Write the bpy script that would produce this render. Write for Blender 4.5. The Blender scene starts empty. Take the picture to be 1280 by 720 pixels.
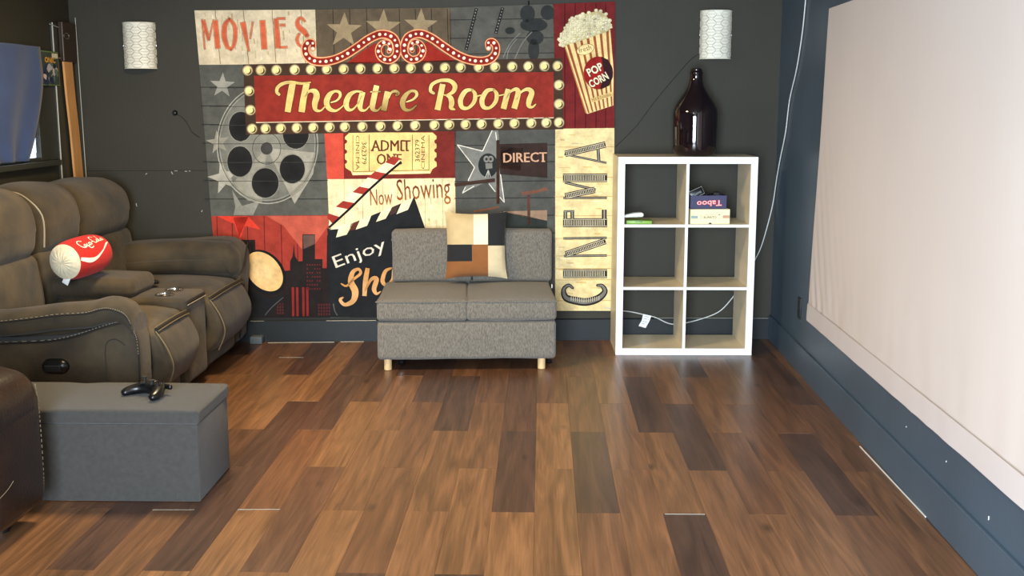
import bpy, bmesh, math, random
from mathutils import Vector, Matrix, noise
from mathutils.geometry import tessellate_polygon
C = bpy.context.scene.collection
R = math.radians
PI = math.pi
random.seed(7)

# ------------------------------------------------------------------ camera
F, H, PITCH, YAW = 1396.0, 1.406, R(9.33), R(1.58)
cam = bpy.data.objects.new('camera', bpy.data.cameras.new('camera'))
C.objects.link(cam)
cam.location = (0, 0, H)
cam.rotation_euler = (PI/2 - PITCH, 0, YAW)
cam.data.sensor_width = 36
cam.data.lens = F/1280*36
cam.data.clip_start = .05
bpy.context.scene.camera = cam

# ------------------------------------------------------------------ world and lights
w = bpy.data.worlds.new('world'); bpy.context.scene.world = w
w.use_nodes = True
w.node_tree.nodes['Background'].inputs[0].default_value = (.72, .83, 1, 1)
w.node_tree.nodes['Background'].inputs[1].default_value = 2.2

def area(name, loc, target, sx, sy, power, col):
    d = bpy.data.lights.new(name, 'AREA'); d.shape = 'RECTANGLE'; d.size = sx; d.size_y = sy
    d.energy = power; d.color = col
    o = bpy.data.objects.new(name, d); C.objects.link(o); o.location = loc
    o.rotation_euler = (Vector(target)-Vector(loc)).to_track_quat('-Z', 'Y').to_euler()
    return o
o = area('daylight_from_doorway', (-.5, -1.35, 1.15), (1.15, 4.0, .75), 1.7, 1.9, 185, (.74, .87, 1.0)); o.data.spread = R(110)
area('ceiling_lamp_light', (-1.35, 4.6, 2.27), (-1.35, 4.6, 0), .45, .45, 46, (1, .78, .46))
area('ceiling_lamp_light_front', (-.6, 1.6, 2.27), (-.6, 1.8, 0), .45, .45, 16, (1, .80, .5))
vs = bpy.context.scene.view_settings
vs.view_transform = 'Standard'; vs.look = 'None'; vs.gamma = 1; vs.use_curve_mapping = False
vs.exposure = .62

# ------------------------------------------------------------------ helpers
def lin(c): return tuple((v/255/12.92 if v/255 <= .04045 else ((v/255+.055)/1.055)**2.4) for v in c)

def material(name, col, rough=.6, var=0, vscale=8, bump=0, bscale=200, metal=0, sheen=0, spec=.5, trans=0, stretch=(1, 1, 1), col2=None, coat=0):
    m = bpy.data.materials.new(name); m.use_nodes = True
    nt = m.node_tree; b = nt.nodes['Principled BSDF']
    c = lin(col)
    b.inputs['Base Color'].default_value = (*c, 1)
    b.inputs['Roughness'].default_value = rough
    b.inputs['Metallic'].default_value = metal
    b.inputs['Specular IOR Level'].default_value = spec
    if sheen: b.inputs['Sheen Weight'].default_value = sheen
    if trans: b.inputs['Transmission Weight'].default_value = trans
    if coat: b.inputs['Coat Weight'].default_value = coat
    tc = nt.nodes.new('ShaderNodeTexCoord'); mp = nt.nodes.new('ShaderNodeMapping')
    mp.inputs['Scale'].default_value = stretch
    nt.links.new(tc.outputs['Object'], mp.inputs[0])
    if var or col2:
        n = nt.nodes.new('ShaderNodeTexNoise'); n.inputs['Scale'].default_value = vscale; n.inputs['Detail'].default_value = 5
        nt.links.new(mp.outputs[0], n.inputs['Vector'])
        r = nt.nodes.new('ShaderNodeValToRGB')
        r.color_ramp.elements[0].position = .33; r.color_ramp.elements[1].position = .67
        lo = tuple(v*(1-var) for v in c); hi = tuple(min(1, v*(1+var)) for v in c)
        if col2: hi = lin(col2)
        r.color_ramp.elements[0].color = (*lo, 1); r.color_ramp.elements[1].color = (*hi, 1)
        nt.links.new(n.outputs['Fac'], r.inputs[0]); nt.links.new(r.outputs[0], b.inputs['Base Color'])
    if bump:
        n = nt.nodes.new('ShaderNodeTexNoise'); n.inputs['Scale'].default_value = bscale; n.inputs['Detail'].default_value = 3
        nt.links.new(mp.outputs[0], n.inputs['Vector'])
        bp = nt.nodes.new('ShaderNodeBump'); bp.inputs['Strength'].default_value = bump; bp.inputs['Distance'].default_value = .01
        nt.links.new(n.outputs['Fac'], bp.inputs['Height']); nt.links.new(bp.outputs[0], b.inputs['Normal'])
    return m

M = {}
M['wall'] = material('dark_grey_green_paint', (48, 45, 35), .6, .08, 2.5, .05, 60, spec=.3)
M['trim'] = material('dark_navy_gloss_paint', (28, 32, 34), .5, .12, 6, .05, 40, spec=.3)
M['wall_cool_lit'] = material('cool_lit_wall_paint', (70, 86, 100), .38, .08, 2.5, .05, 60)  # cool daylight on the right wall is put into this colour
M['ceiling'] = material('ceiling_paint', (120, 115, 105), .8)
M['cable_white'] = material('white_cable', (205, 205, 200), .45)
M['cable_black'] = material('black_cable', (14, 14, 14), .5)
M['suede'] = material('brown_suede', (52, 44, 31), .85, .2, 5, .25, 35, sheen=.1, col2=(80, 67, 46))
M['suede_dark'] = material('dark_brown_suede', (50, 45, 38), .9, .2, 6, .2, 60, sheen=.05)
M['piping'] = material('dark_piping', (30, 26, 22), .7)
M['stitch'] = material('pale_stitching', (150, 140, 120), .8)
M['band'] = material('tan_piping', (112, 98, 74), .8)
M['black'] = material('black_plastic', (14, 15, 17), .32)
M['matte_black'] = material('matte_black', (16, 17, 19), .7)
M['chrome'] = material('chrome', (225, 222, 215), .15, metal=1)
M['leather'] = material('brown_leather', (42, 29, 24), .3, .25, 7, .18, 90)
M['ottoman'] = material('grey_woven_fabric', (62, 60, 57), .95, .12, 60, .4, 420, sheen=.2)
M['tweed'] = material('grey_tweed', (112, 106, 96), .95, .34, 190, .45, 400, sheen=.2, stretch=(1, 1, .35))
M['light_wood'] = material('pale_wood', (214, 180, 130), .5, .15, 30, stretch=(1, 1, .2))
M['stick_wood'] = material('varnished_stick_wood', (196, 142, 84), .45, .15, 30, stretch=(1, 1, .15))
M['brown_holder'] = material('dark_brown_plastic', (52, 38, 26), .3)
M['white_lam'] = material('white_laminate', (238, 238, 236), .35)
M['warm_lit_lam'] = material('warm_lit_white_laminate', (226, 212, 182), .42, .08, 12, stretch=(1, .2, 1))  # white boards; the warm light on them is mixed into the colour
M['jug'] = material('dark_brown_glass', (22, 12, 15), .06, spec=.6, coat=.5)
M['shade'] = material('off_white_shade', (226, 222, 205), .55)
M['lattice'] = material('beige_lattice', (178, 170, 148), .6)
M['screen'] = material('white_screen_cloth', (208, 197, 190), .9, .025, 1.2, .05, 300)
M['hem'] = material('white_hem_cloth', (203, 193, 189), .9)
M['red_cloth'] = material('red_plush', (190, 26, 18), .85, .12, 12, .2, 60, sheen=.05)
M['cream_cloth'] = material('cream_plush', (214, 202, 172), .9, .1, 12, .25, 60, sheen=.2)
M['white_print'] = material('white_print', (240, 230, 215), .8)
M['blue_cloth'] = material('blue_cloth', (44, 62, 104), .9, .12, 6, .2, 200, sheen=.2)
M['glass'] = material('window_glass', (235, 240, 245), .02, trans=1)
M['dark_paint'] = material('dark_window_frame_paint', (46, 47, 40), .5, .1, 6)
M['green'] = material('green_plastic', (122, 168, 60), .4)
M['case_green'] = material('olive_green_plastic', (98, 122, 58), .35)
M['cream_box'] = material('cream_card', (238, 226, 178), .6)
M['navy_box'] = material('navy_card', (52, 50, 84), .55)
M['clear_edge'] = material('pale_edge_plastic_and_glint', (180, 178, 165), .25)
M['grey_block'] = material('grey_block', (84, 92, 98), .7)
for k, c in dict(p_tan=(196, 172, 126), p_cream=(240, 226, 190), p_black=(24, 24, 26), p_brown=(136, 84, 40), p_beige=(206, 188, 150)).items():
    M[k] = material('pillow_'+k[2:], c, .9, .06, 20, .2, 300, sheen=.1)

def vcol_material(name, rough=.85, gr=.22):
    m = bpy.data.materials.new(name); m.use_nodes = True
    nt = m.node_tree; b = nt.nodes['Principled BSDF']; b.inputs['Roughness'].default_value = rough
    b.inputs['Specular IOR Level'].default_value = .2
    at = nt.nodes.new('ShaderNodeVertexColor'); at.layer_name = 'ink'
    tc = nt.nodes.new('ShaderNodeTexCoord')
    n = nt.nodes.new('ShaderNodeTexNoise'); n.inputs['Scale'].default_value = 14; n.inputs['Detail'].default_value = 8
    n.inputs['Roughness'].default_value = .7
    nt.links.new(tc.outputs['Object'], n.inputs['Vector'])
    mr = nt.nodes.new('ShaderNodeMapRange'); mr.inputs[1].default_value = .3; mr.inputs[2].default_value = .7
    mr.inputs[3].default_value = 1-gr*1.4; mr.inputs[4].default_value = 1+gr
    nt.links.new(n.outputs['Fac'], mr.inputs[0])
    mx = nt.nodes.new('ShaderNodeVectorMath'); mx.operation = 'SCALE'
    nt.links.new(at.outputs['Color'], mx.inputs[0]); nt.links.new(mr.outputs[0], mx.inputs['Scale'])
    nt.links.new(mx.outputs[0], b.inputs['Base Color'])
    n2 = nt.nodes.new('ShaderNodeTexNoise'); n2.inputs['Scale'].default_value = 5; n2.inputs['Detail'].default_value = 4
    nt.links.new(tc.outputs['Object'], n2.inputs['Vector'])
    bp = nt.nodes.new('ShaderNodeBump'); bp.inputs['Strength'].default_value = .25; bp.inputs['Distance'].default_value = .02
    nt.links.new(n2.outputs['Fac'], bp.inputs['Height']); nt.links.new(bp.outputs[0], b.inputs['Normal'])
    return m
M['ink'] = vcol_material('printed_fabric')
M['ink_clean'] = vcol_material('printed_card', .5, .03)

def wood_floor():
    m = bpy.data.materials.new('wood_plank'); m.use_nodes = True
    nt = m.node_tree; b = nt.nodes['Principled BSDF']; L = nt.links.new
    b.inputs['Roughness'].default_value = .34
    oi = nt.nodes.new('ShaderNodeObjectInfo'); tc = nt.nodes.new('ShaderNodeTexCoord')
    add = nt.nodes.new('ShaderNodeVectorMath'); add.operation = 'ADD'
    sc = nt.nodes.new('ShaderNodeVectorMath'); sc.operation = 'SCALE'; sc.inputs['Scale'].default_value = 3.17
    L(oi.outputs['Location'], sc.inputs[0]); L(tc.outputs['Object'], add.inputs[0]); L(sc.outputs[0], add.inputs[1])
    mp = nt.nodes.new('ShaderNodeMapping'); mp.inputs['Scale'].default_value = (1, .035, 1); L(add.outputs[0], mp.inputs[0])
    n = nt.nodes.new('ShaderNodeTexNoise'); n.inputs['Scale'].default_value = 120; n.inputs['Detail'].default_value = 6; n.inputs['Distortion'].default_value = .6
    L(mp.outputs[0], n.inputs['Vector'])
    mp2 = nt.nodes.new('ShaderNodeMapping'); mp2.inputs['Scale'].default_value = (1, .075, 1); L(add.outputs[0], mp2.inputs[0])
    n2 = nt.nodes.new('ShaderNodeTexNoise'); n2.inputs['Scale'].default_value = 15; n2.inputs['Detail'].default_value = 5; n2.inputs['Distortion'].default_value = 1.6
    L(mp2.outputs[0], n2.inputs['Vector'])
    v = nt.nodes.new('ShaderNodeTexVoronoi'); v.inputs['Scale'].default_value = 3.2; v.inputs['Randomness'].default_value = 1
    mp3 = nt.nodes.new('ShaderNodeMapping'); mp3.inputs['Scale'].default_value = (1.3, .55, 1); L(add.outputs[0], mp3.inputs[0]); L(mp3.outputs[0], v.inputs['Vector'])
    kr = nt.nodes.new('ShaderNodeMapRange'); kr.inputs[1].default_value = .02; kr.inputs[2].default_value = .10; kr.inputs[3].default_value = .35; kr.inputs[4].default_value = 1
    L(v.outputs['Distance'], kr.inputs[0])
    r1 = nt.nodes.new('ShaderNodeMapRange'); r1.inputs[1].default_value = .3; r1.inputs[2].default_value = .7; r1.inputs[3].default_value = .8; r1.inputs[4].default_value = 1.18
    L(n.outputs['Fac'], r1.inputs[0])
    r2 = nt.nodes.new('ShaderNodeMapRange'); r2.inputs[1].default_value = .32; r2.inputs[2].default_value = .68; r2.inputs[3].default_value = .60; r2.inputs[4].default_value = 1.28
    L(n2.outputs['Fac'], r2.inputs[0])
    m1 = nt.nodes.new('ShaderNodeMath'); m1.operation = 'MULTIPLY'; L(r1.outputs[0], m1.inputs[0]); L(r2.outputs[0], m1.inputs[1])
    m2 = nt.nodes.new('ShaderNodeMath'); m2.operation = 'MULTIPLY'; L(m1.outputs[0], m2.inputs[0]); L(kr.outputs[0], m2.inputs[1])
    s = nt.nodes.new('ShaderNodeVectorMath'); s.operation = 'SCALE'; L(oi.outputs['Color'], s.inputs[0]); L(m2.outputs[0], s.inputs['Scale'])
    L(s.outputs[0], b.inputs['Base Color'])
    bp = nt.nodes.new('ShaderNodeBump'); bp.inputs['Strength'].default_value = .12; bp.inputs['Distance'].default_value = .004
    L(n.outputs['Fac'], bp.inputs['Height']); L(bp.outputs[0], b.inputs['Normal'])
    return m
M['plank'] = wood_floor()

class MB:
    """collects shapes, then links them as one mesh object"""
    def __init__(s): s.bm = bmesh.new(); s.ink = None
    def quad(s, pts):
        return s.bm.faces.new([s.bm.verts.new(p) for p in pts])
    def box(s, lo, hi, bev=0, T=None, seg=2):
        b = bmesh.new()
        r = bmesh.ops.create_cube(b, size=1)
        c = [(a+d)/2 for a, d in zip(lo, hi)]; z = [abs(d-a) for a, d in zip(lo, hi)]
        for v in b.verts: v.co = Vector((v.co.x*z[0]+c[0], v.co.y*z[1]+c[1], v.co.z*z[2]+c[2]))
        if bev: bmesh.ops.bevel(b, geom=b.edges[:], offset=bev, segments=seg, affect='EDGES', profile=.5)
        s.merge(b, T); return s
    def merge(s, b, T=None):
        if T is not None: bmesh.ops.transform(b, matrix=T, verts=b.verts)
        me = bpy.data.meshes.new('t'); b.to_mesh(me); b.free(); s.bm.from_mesh(me); bpy.data.meshes.remove(me)
    def rbox(s, lo, hi, r, n=8, puff=(0, 0, 0), T=None, nz=0, nf=4, m=3, fn=None):
        h = [(b_-a)/2 for a, b_ in zip(lo, hi)]; c = Vector([(a+b_)/2 for a, b_ in zip(lo, hi)])
        r = min(r, min(h)*.98)
        ax = []
        for k in range(3):
            t = [-h[k]+r*(1-math.tan(PI/4*(1-j/m))) for j in range(m)]
            inner = [-(h[k]-r)+2*(h[k]-r)*j/n for j in range(n+1)]
            ax.append(t+inner+[-q for q in reversed(t)])
        b = bmesh.new()
        for k in range(3):
            i, j = (k+1) % 3, (k+2) % 3
            for sg in (-1, 1):
                g = {}
                for a, u in enumerate(ax[i]):
                    for d, v in enumerate(ax[j]):
                        p = [0, 0, 0]; p[k] = sg*h[k]; p[i] = u; p[j] = v
                        q = Vector([max(-(h[z]-r), min(h[z]-r, p[z])) for z in range(3)])
                        e = Vector(p)-q
                        if e.length > 0: e = e.normalized()*r
                        g[a, d] = b.verts.new(q+e)
                for a in range(len(ax[i])-1):
                    for d in range(len(ax[j])-1):
                        f = [g[a, d], g[a+1, d], g[a+1, d+1], g[a, d+1]]
                        b.faces.new(f if sg > 0 else f[::-1])
        bmesh.ops.remove_doubles(b, verts=b.verts, dist=1e-5)
        for v in b.verts:
            x, y, z = [v.co[k]/h[k] for k in range(3)]
            v.co += Vector((puff[0]*x*(1-y*y)*(1-z*z), puff[1]*y*(1-x*x)*(1-z*z), puff[2]*z*(1-x*x)*(1-y*y)))
            if fn: v.co = fn(v.co, (x, y, z))
        if nz:
            b.normal_update()
            off = [v.normal*noise.noise((v.co+c)*nf)*nz for v in b.verts]
            for v, o in zip(b.verts, off): v.co += o
        bmesh.ops.translate(b, vec=c, verts=b.verts)
        s.merge(b, T); return s
    def prism(s, prof, a, b_, axis='y', bev=0, T=None, seg=3):
        """extrude a closed 2-D outline (other two axes in order) from a to b_"""
        def P(u, v, t): return {'y': (u, t, v), 'x': (t, u, v), 'z': (u, v, t)}[axis]
        b = bmesh.new()
        A = [b.verts.new(P(u, v, a)) for u, v in prof]; B = [b.verts.new(P(u, v, b_)) for u, v in prof]
        n = len(prof)
        b.faces.new(A); b.faces.new(B[::-1])
        for i in range(n): b.faces.new([A[i], B[i], B[(i+1) % n], A[(i+1) % n]])
        bmesh.ops.recalc_face_normals(b, faces=b.faces)
        if bev:
            ed = [e for e in b.edges if (e.verts[0] in A and e.verts[1] in A) or (e.verts[0] in B and e.verts[1] in B)]
            bmesh.ops.bevel(b, geom=ed, offset=bev, segments=seg, affect='EDGES', profile=.5)
        s.merge(b, T); return s
    def tube(s, pts, r, n=8, closed=False, sub=0):
        pts = [Vector(p) for p in pts]
        if sub: pts = spline(pts, sub)
        rr = r if isinstance(r, (list, tuple)) else [r]*len(pts)
        rings = []; up = None
        for i, p in enumerate(pts):
            a = pts[(i-1) % len(pts)] if (closed or i) else p; c = pts[(i+1) % len(pts)] if (closed or i < len(pts)-1) else p
            t = (c-a).normalized()
            if up is None: up = t.orthogonal().normalized()
            up = (up-t*up.dot(t)).normalized(); sd = t.cross(up)
            rings.append([s.bm.verts.new(p+(up*math.cos(k*2*PI/n)+sd*math.sin(k*2*PI/n))*rr[i]) for k in range(n)])
        m = len(rings)
        for i in range(m if closed else m-1):
            A, B = rings[i], rings[(i+1) % m]
            for k in range(n): s.bm.faces.new([A[k], A[(k+1) % n], B[(k+1) % n], B[k]])
        if not closed: s.bm.faces.new(rings[0][::-1]); s.bm.faces.new(rings[-1])
        return s
    def lathe(s, prof, loc=(0, 0, 0), n=40, T=None):
        b = bmesh.new(); rings = []
        for r, z in prof:
            rings.append([b.verts.new((r*math.cos(k*2*PI/n), r*math.sin(k*2*PI/n), z)) for k in range(n)] if r > 1e-6 else [b.verts.new((0, 0, z))])
        for A, B in zip(rings, rings[1:]):
            for k in range(n):
                f = []
                f += [A[k % len(A)]] + ([A[(k+1) % n]] if len(A) > 1 else [])
                f += ([B[(k+1) % n]] if len(B) > 1 else []) + [B[k % len(B)]]
                if len(f) > 2: b.faces.new(f)
        bmesh.ops.recalc_face_normals(b, faces=b.faces)
        bmesh.ops.translate(b, vec=loc, verts=b.verts)
        s.merge(b, T); return s
    def cyl(s, loc, r, h, n=20, T=None, bev=0):
        p = [(0, 0), (r-bev, 0), (r, bev), (r, h-bev), (r-bev, h), (0, h)] if bev else [(0, 0), (r, 0), (r, h), (0, h)]
        return s.lathe(p, loc, n, T)
    def build(s, name, mat, parent=None, smooth=True, kind=None, angle=40):
        me = bpy.data.meshes.new(name)
        if parent is not None:
            off = parent.matrix_basis.inverted() if not parent.parent else Matrix.Translation(-abs_loc(parent))
            bmesh.ops.transform(s.bm, matrix=off, verts=s.bm.verts)
        s.bm.normal_update()
        s.bm.to_mesh(me); s.bm.free()
        me.materials.append(M[mat] if isinstance(mat, str) else mat)
        o = bpy.data.objects.new(name, me); C.objects.link(o); o.parent = parent
        if smooth:
            me.polygons.foreach_set('use_smooth', [True]*len(me.polygons))
            try: me.set_sharp_from_angle(angle=R(angle))
            except Exception: pass
        if kind: o['kind'] = kind
        return o
def abs_loc(o):
    v = Vector((0, 0, 0))
    while o: v += o.location; o = o.parent
    return v
def spline(p, k):
    out = []
    for i in range(len(p)-1):
        a, b, c, d = p[max(i-1, 0)], p[i], p[i+1], p[min(i+2, len(p)-1)]
        for j in range(k):
            t = j/k
            out.append(.5*((2*b)+(c-a)*t+(2*a-5*b+4*c-d)*t*t+(3*b-a-3*c+d)*t**3))
    out.append(p[-1]); return out
def thing(name, label, cat, loc, group=None):
    o = bpy.data.objects.new(name, None); C.objects.link(o); o.location = loc
    o.empty_display_size = .1
    o['label'] = label; o['category'] = cat
    if group: o['group'] = group
    bpy.context.view_layer.update()
    return o
def tag(o, label, cat, group=None):
    o['label'] = label; o['category'] = cat
    if group: o['group'] = group
    return o
def RT(loc, rx=0, ry=0, rz=0):
    return Matrix.Translation(loc) @ Matrix.Rotation(rz, 4, 'Z') @ Matrix.Rotation(ry, 4, 'Y') @ Matrix.Rotation(rx, 4, 'X')

# measured sight lines onto real planes of the room (used to lay out flat artwork and cords on the walls)
cy, sy_, cp, sp = math.cos(YAW), math.sin(YAW), math.cos(PITCH), math.sin(PITCH)
VR = Vector((cy, sy_, 0)); VD = Vector((-sy_*cp, cy*cp, -sp)); VU = Vector((-sy_*sp, cy*sp, cp)); CO = Vector((0, 0, H))
def hit(x, y, n, p):
    r = VD+VR*((x-640)/F)-VU*((y-360)/F); n = Vector(n)
    return CO+r*((Vector(p)-CO).dot(n)/r.dot(n))
WN = Vector((.0548, -.9985, 0)).normalized()      # back wall normal, into the room
WP = Vector((1.409, 6.700, 0))
def wall_pt(x, y, off=0): return hit(x, y, WN, WP+WN*off)
RN = Vector((-1, .0147, 0)).normalized()
RP = Vector((1.285, 0, 0))
def right_pt(x, y, off=0): return hit(x, y, RN, RP+RN*off)
LX = -2.71
def wall_y(x): return WP.y + (x-WP.x)*.0549
WA = math.atan(.0549)

# ------------------------------------------------------------------ the setting
def struct(name, mb, mat, parent=None, smooth=False):
    o = mb.build(name, mat, parent, smooth); o['kind'] = 'structure'; return o
X0, CW = -.0248, .1493
rows = [6.170, 5.701, 5.175, 4.703, 4.197, 3.724, 3.196]
while rows[-1] > -1.2: rows.append(rows[-2]-1.0)
rows = [7.14, 6.70]+rows                       # index 0,1 -> R-2, R-1
m = MB(); m.box((LX-.1, -2.0, -.12), (1.5, 6.9, -.012)); floor = struct('floor', m, 'matte_black')
TL, TM, TD = (136, 97, 64), (112, 77, 53), (84, 60, 48)
tones = {}
for c, r, t in [(-3, 1, 'D'), (-4, 0, 'D'), (3, 1, 'D'), (4, 2, 'D'), (5, -1, 'D'), (-1, 3, 'D'), (-1, 1, 'DM'), (1, 3, 'D'), (1, 1, 'M'),
                (2, 0, 'L'), (2, 2, 'LM'), (0, 2, 'L'), (0, 0, 'M'), (0, 4, 'L'), (3, 3, 'L'), (3, 5, 'D'), (4, 4, 'LM'), (5, 3, 'M'), (5, 1, 'LM'), (7, 3, 'D'),
                (7, 5, 'M'), (8, 4, 'LM'), (8, 2, 'M'), (6, 2, 'M'), (6, 4, 'LM'), (7, 1, 'M'), (6, 0, 'LM'), (-7, 5, 'L'), (-6, 4, 'DM'), (-5, 5, 'L'),
                (-5, 3, 'LM'), (-8, 4, 'D'), (-10, 4, 'D'), (-9, 5, 'LM'), (-11, 5, 'LM'), (-8, 0, 'L'), (-7, -1, 'D'), (-8, 2, 'D'), (-7, 1, 'D'), (-6, 0, 'DM'),
                (-5, 1, 'LM'), (-5, -1, 'D'), (-6, 2, 'L'), (-4, 2, 'M'), (-4, 4, 'M'), (-3, 3, 'LM'), (-2, 2, 'LM'), (-2, 4, 'L'), (-2, 0, 'M'), (-1, 5, 'L'), (1, 5, 'M'),
                (2, 4, 'LM'), (-3, 5, 'LM'), (4, 0, 'LM'), (3, -1, 'M'), (-9, 3, 'DM'), (-7, 3, 'M'), (-9, 1, 'LM'), (-10, 2, 'LM'), (-10, 0, 'M'), (-3, -1, 'M'), (-1, -1, 'DM'), (0, 6, 'M'), (2, 6, 'M'), (4, 6, 'M'), (-8, 6, 'L')]:
    tones[c, r] = t
def tone(c, r):
    t = tones.get((c, r)) or random.choice(['L', 'LM', 'M', 'M', 'DM', 'D', 'LM'])
    a = {'L': TL, 'LM': tuple((p+q)/2 for p, q in zip(TL, TM)), 'M': TM, 'DM': tuple((p+q)/2 for p, q in zip(TM, TD)), 'D': TD}[t]
    k = random.uniform(.95, 1.05)
    return lin(tuple(v*k for v in a))
plank_cache = {}
for c in range(-18, 10):
    xa, xb = X0+c*CW, X0+(c+1)*CW
    xa, xb = max(xa, LX), min(xb, 1.385 if c == 9 else 99)
    if c == 9: xa = X0+9*CW
    if xb-xa < .01: continue
    for r in range(-2, len(rows)-2):
        if (r-c) % 2: continue
        yb = rows[r+2]; ya = rows[r+4] if r+4 < len(rows) else None
        if ya is None or yb < -1.0: continue
        yb = min(yb, wall_y((xa+xb)/2)-.004)
        if yb-ya < .03: continue
        key = (round(xb-xa, 3), round(yb-ya, 3))
        if key not in plank_cache:
            b = MB(); b.box((-(xb-xa)/2+.0002, -(yb-ya)/2+.0004, -.010), ((xb-xa)/2-.0002, (yb-ya)/2-.0004, 0), .0003, seg=1)
            o = b.build('plank', 'plank', None, False); plank_cache[key] = o.data
        else:
            o = bpy.data.objects.new('plank', plank_cache[key]); C.objects.link(o)
        o.parent = floor; o.location = ((xa+xb)/2, (ya+yb)/2, random.uniform(-.0004, .0004))
        o.color = (*tone(c, r), 1)

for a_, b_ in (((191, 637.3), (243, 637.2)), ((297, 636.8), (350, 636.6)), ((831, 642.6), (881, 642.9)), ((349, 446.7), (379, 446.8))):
    m = MB(); m.tube([hit(*a_, (0, 0, 1), (0, 0, .0004)), hit(*b_, (0, 0, 1), (0, 0, .0002))], .0008, 5); m.build('joint_highlight', 'clear_edge', floor)  # bright highlights at a few plank ends, drawn as thin pale strips
# back wall (angled slightly), right wall, left wall with a window opening, rear wall with an open doorway, ceiling
CH = 2.35
def wall_slab(x0, x1, z0, z1, t=.1):
    m = MB()
    a = Vector((x0, wall_y(x0), 0)); b = Vector((x1, wall_y(x1), 0)); n = -WN*t
    vs_ = [(p.x, p.y, z) for z in (z0, z1) for p in (a, b, b+n, a+n)]
    for f in ((0, 1, 5, 4), (1, 2, 6, 5), (2, 3, 7, 6), (3, 0, 4, 7), (4, 5, 6, 7), (3, 2, 1, 0)): m.quad([vs_[i] for i in f])
    return m
# wall panels meet at a seam 0.985 m up, on the left stretch only
m = wall_slab(LX-.1, 1.5, -.05, CH); wb = struct('wall_back', m, 'wall')
m = MB(); m.tube([wall_pt(105, 213.5, .001), wall_pt(262, 213, .001)], .0012, 6)
o = m.build('panel_seam', 'matte_black', wb)
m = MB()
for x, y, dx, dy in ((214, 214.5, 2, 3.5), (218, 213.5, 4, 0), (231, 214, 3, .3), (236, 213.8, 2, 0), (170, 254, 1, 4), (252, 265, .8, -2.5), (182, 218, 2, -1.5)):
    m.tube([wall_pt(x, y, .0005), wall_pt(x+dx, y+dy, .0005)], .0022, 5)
m.build('seam_glint_scuff', 'clear_edge', wb, kind='stuff')  # bright reflections along the seam painted as pale bits, plus a few scuffs
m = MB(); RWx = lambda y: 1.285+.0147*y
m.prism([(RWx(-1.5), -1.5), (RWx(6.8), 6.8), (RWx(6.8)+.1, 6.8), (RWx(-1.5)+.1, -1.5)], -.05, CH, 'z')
wr = struct('wall_right', m, 'wall_cool_lit')
for x, y, dy in ((1183, 576, 1.5), (1236, 645, 5), (1133, 533, 1)):
    m = MB(); m.tube([right_pt(x, y, .0006), right_pt(x-.4, y+dy, .0006)], .0016, 5); m.build('paint_chip', 'cable_white', wr)
wy0, wy1, wz0, wz1 = 5.08, 6.02, 1.105, 1.69
m = MB()
for (a, b, z0, z1) in ((-1.5, wy0, -.05, CH), (6.22, 6.6, -.05, CH), (wy0, 6.22, -.05, wz0), (wy0, 6.22, wz1, CH)): m.box((LX-.1, a, z0), (LX, b, z1))
struct('wall_left', m, 'wall')
m = MB(); m.box((LX-.1, -1.6, -.05), (-1.45, -1.5, CH)); m.box((-1.45, -1.6, 2.15), (.5, -1.5, CH)); m.box((.5, -1.6, -.05), (1.4, -1.5, CH))
struct('wall_rear', m, 'wall')
m = MB(); m.box((LX-.1, -1.6, CH), (1.5, 6.9, CH+.1)); struct('ceiling', m, 'ceiling')
# window
m = MB(); fw = .045
m.box((LX-.02, wy0, wz0), (LX+.012, wy0+fw, wz1), .004); m.box((LX-.02, wy1-fw, wz0), (LX+.012, wy1, wz1), .004)
m.box((LX-.02, wy0+fw, wz0), (LX+.012, wy1-fw, wz0+.02), .004); m.box((LX-.02, wy0+fw, wz1-fw), (LX+.012, wy1-fw, wz1), .004)
win = struct('window_1', m, 'dark_paint')
m = MB(); m.box((LX-.012, wy0+fw, wz0+fw), (LX-.007, wy1-fw, wz1-fw)); m.build('pane', 'glass', win, False)
m = MB(); m.box((LX-.02, wy0-.05, wz0-.03), (LX+.045, wy1+.13, wz0), .004); m.build('window_sill', 'dark_paint', win, False)
m = MB(); m.box((LX-.018, wy1, wz0), (LX+.006, 6.235, wz1+.01), .003); m.build('side_board', 'dark_paint', win, False)
# baseboards
def base_back(x0, x1, h, t, name):
    m = MB(); a = Vector((x0, wall_y(x0), 0)); b = Vector((x1, wall_y(x1), 0)); n = WN*t
    prof = [(0, 0), (t, 0), (t, h-.006), (t-.006, h), (0, h)]
    A = [m.bm.verts.new(a+WN*u+Vector((0, 0, v))) for u, v in prof]; B = [m.bm.verts.new(b+WN*u+Vector((0, 0, v))) for u, v in prof]
    m.bm.faces.new(A[::-1]); m.bm.faces.new(B)
    for i in range(5): m.bm.faces.new([A[i], A[(i+1) % 5], B[(i+1) % 5], B[i]])
    bmesh.ops.recalc_face_normals(m.bm, faces=m.bm.faces)
    return struct(name, m, 'trim')
base_back(LX, 1.37, .132, .014, 'baseboard_back')
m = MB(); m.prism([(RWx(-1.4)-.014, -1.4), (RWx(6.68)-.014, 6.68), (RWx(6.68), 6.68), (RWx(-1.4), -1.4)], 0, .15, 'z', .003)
struct('baseboard_right', m, 'wall_cool_lit')
m = MB(); m.box((LX, -1.4, 0), (LX+.014, 6.44, .13), .003); struct('baseboard_left', m, 'trim')
# pale strip in the gap by the right baseboard
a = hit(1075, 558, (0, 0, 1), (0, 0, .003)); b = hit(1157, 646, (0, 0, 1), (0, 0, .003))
m = MB(); m.tube([a, b], .003, 6); struct('trim_1', m, 'cable_white')
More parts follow.
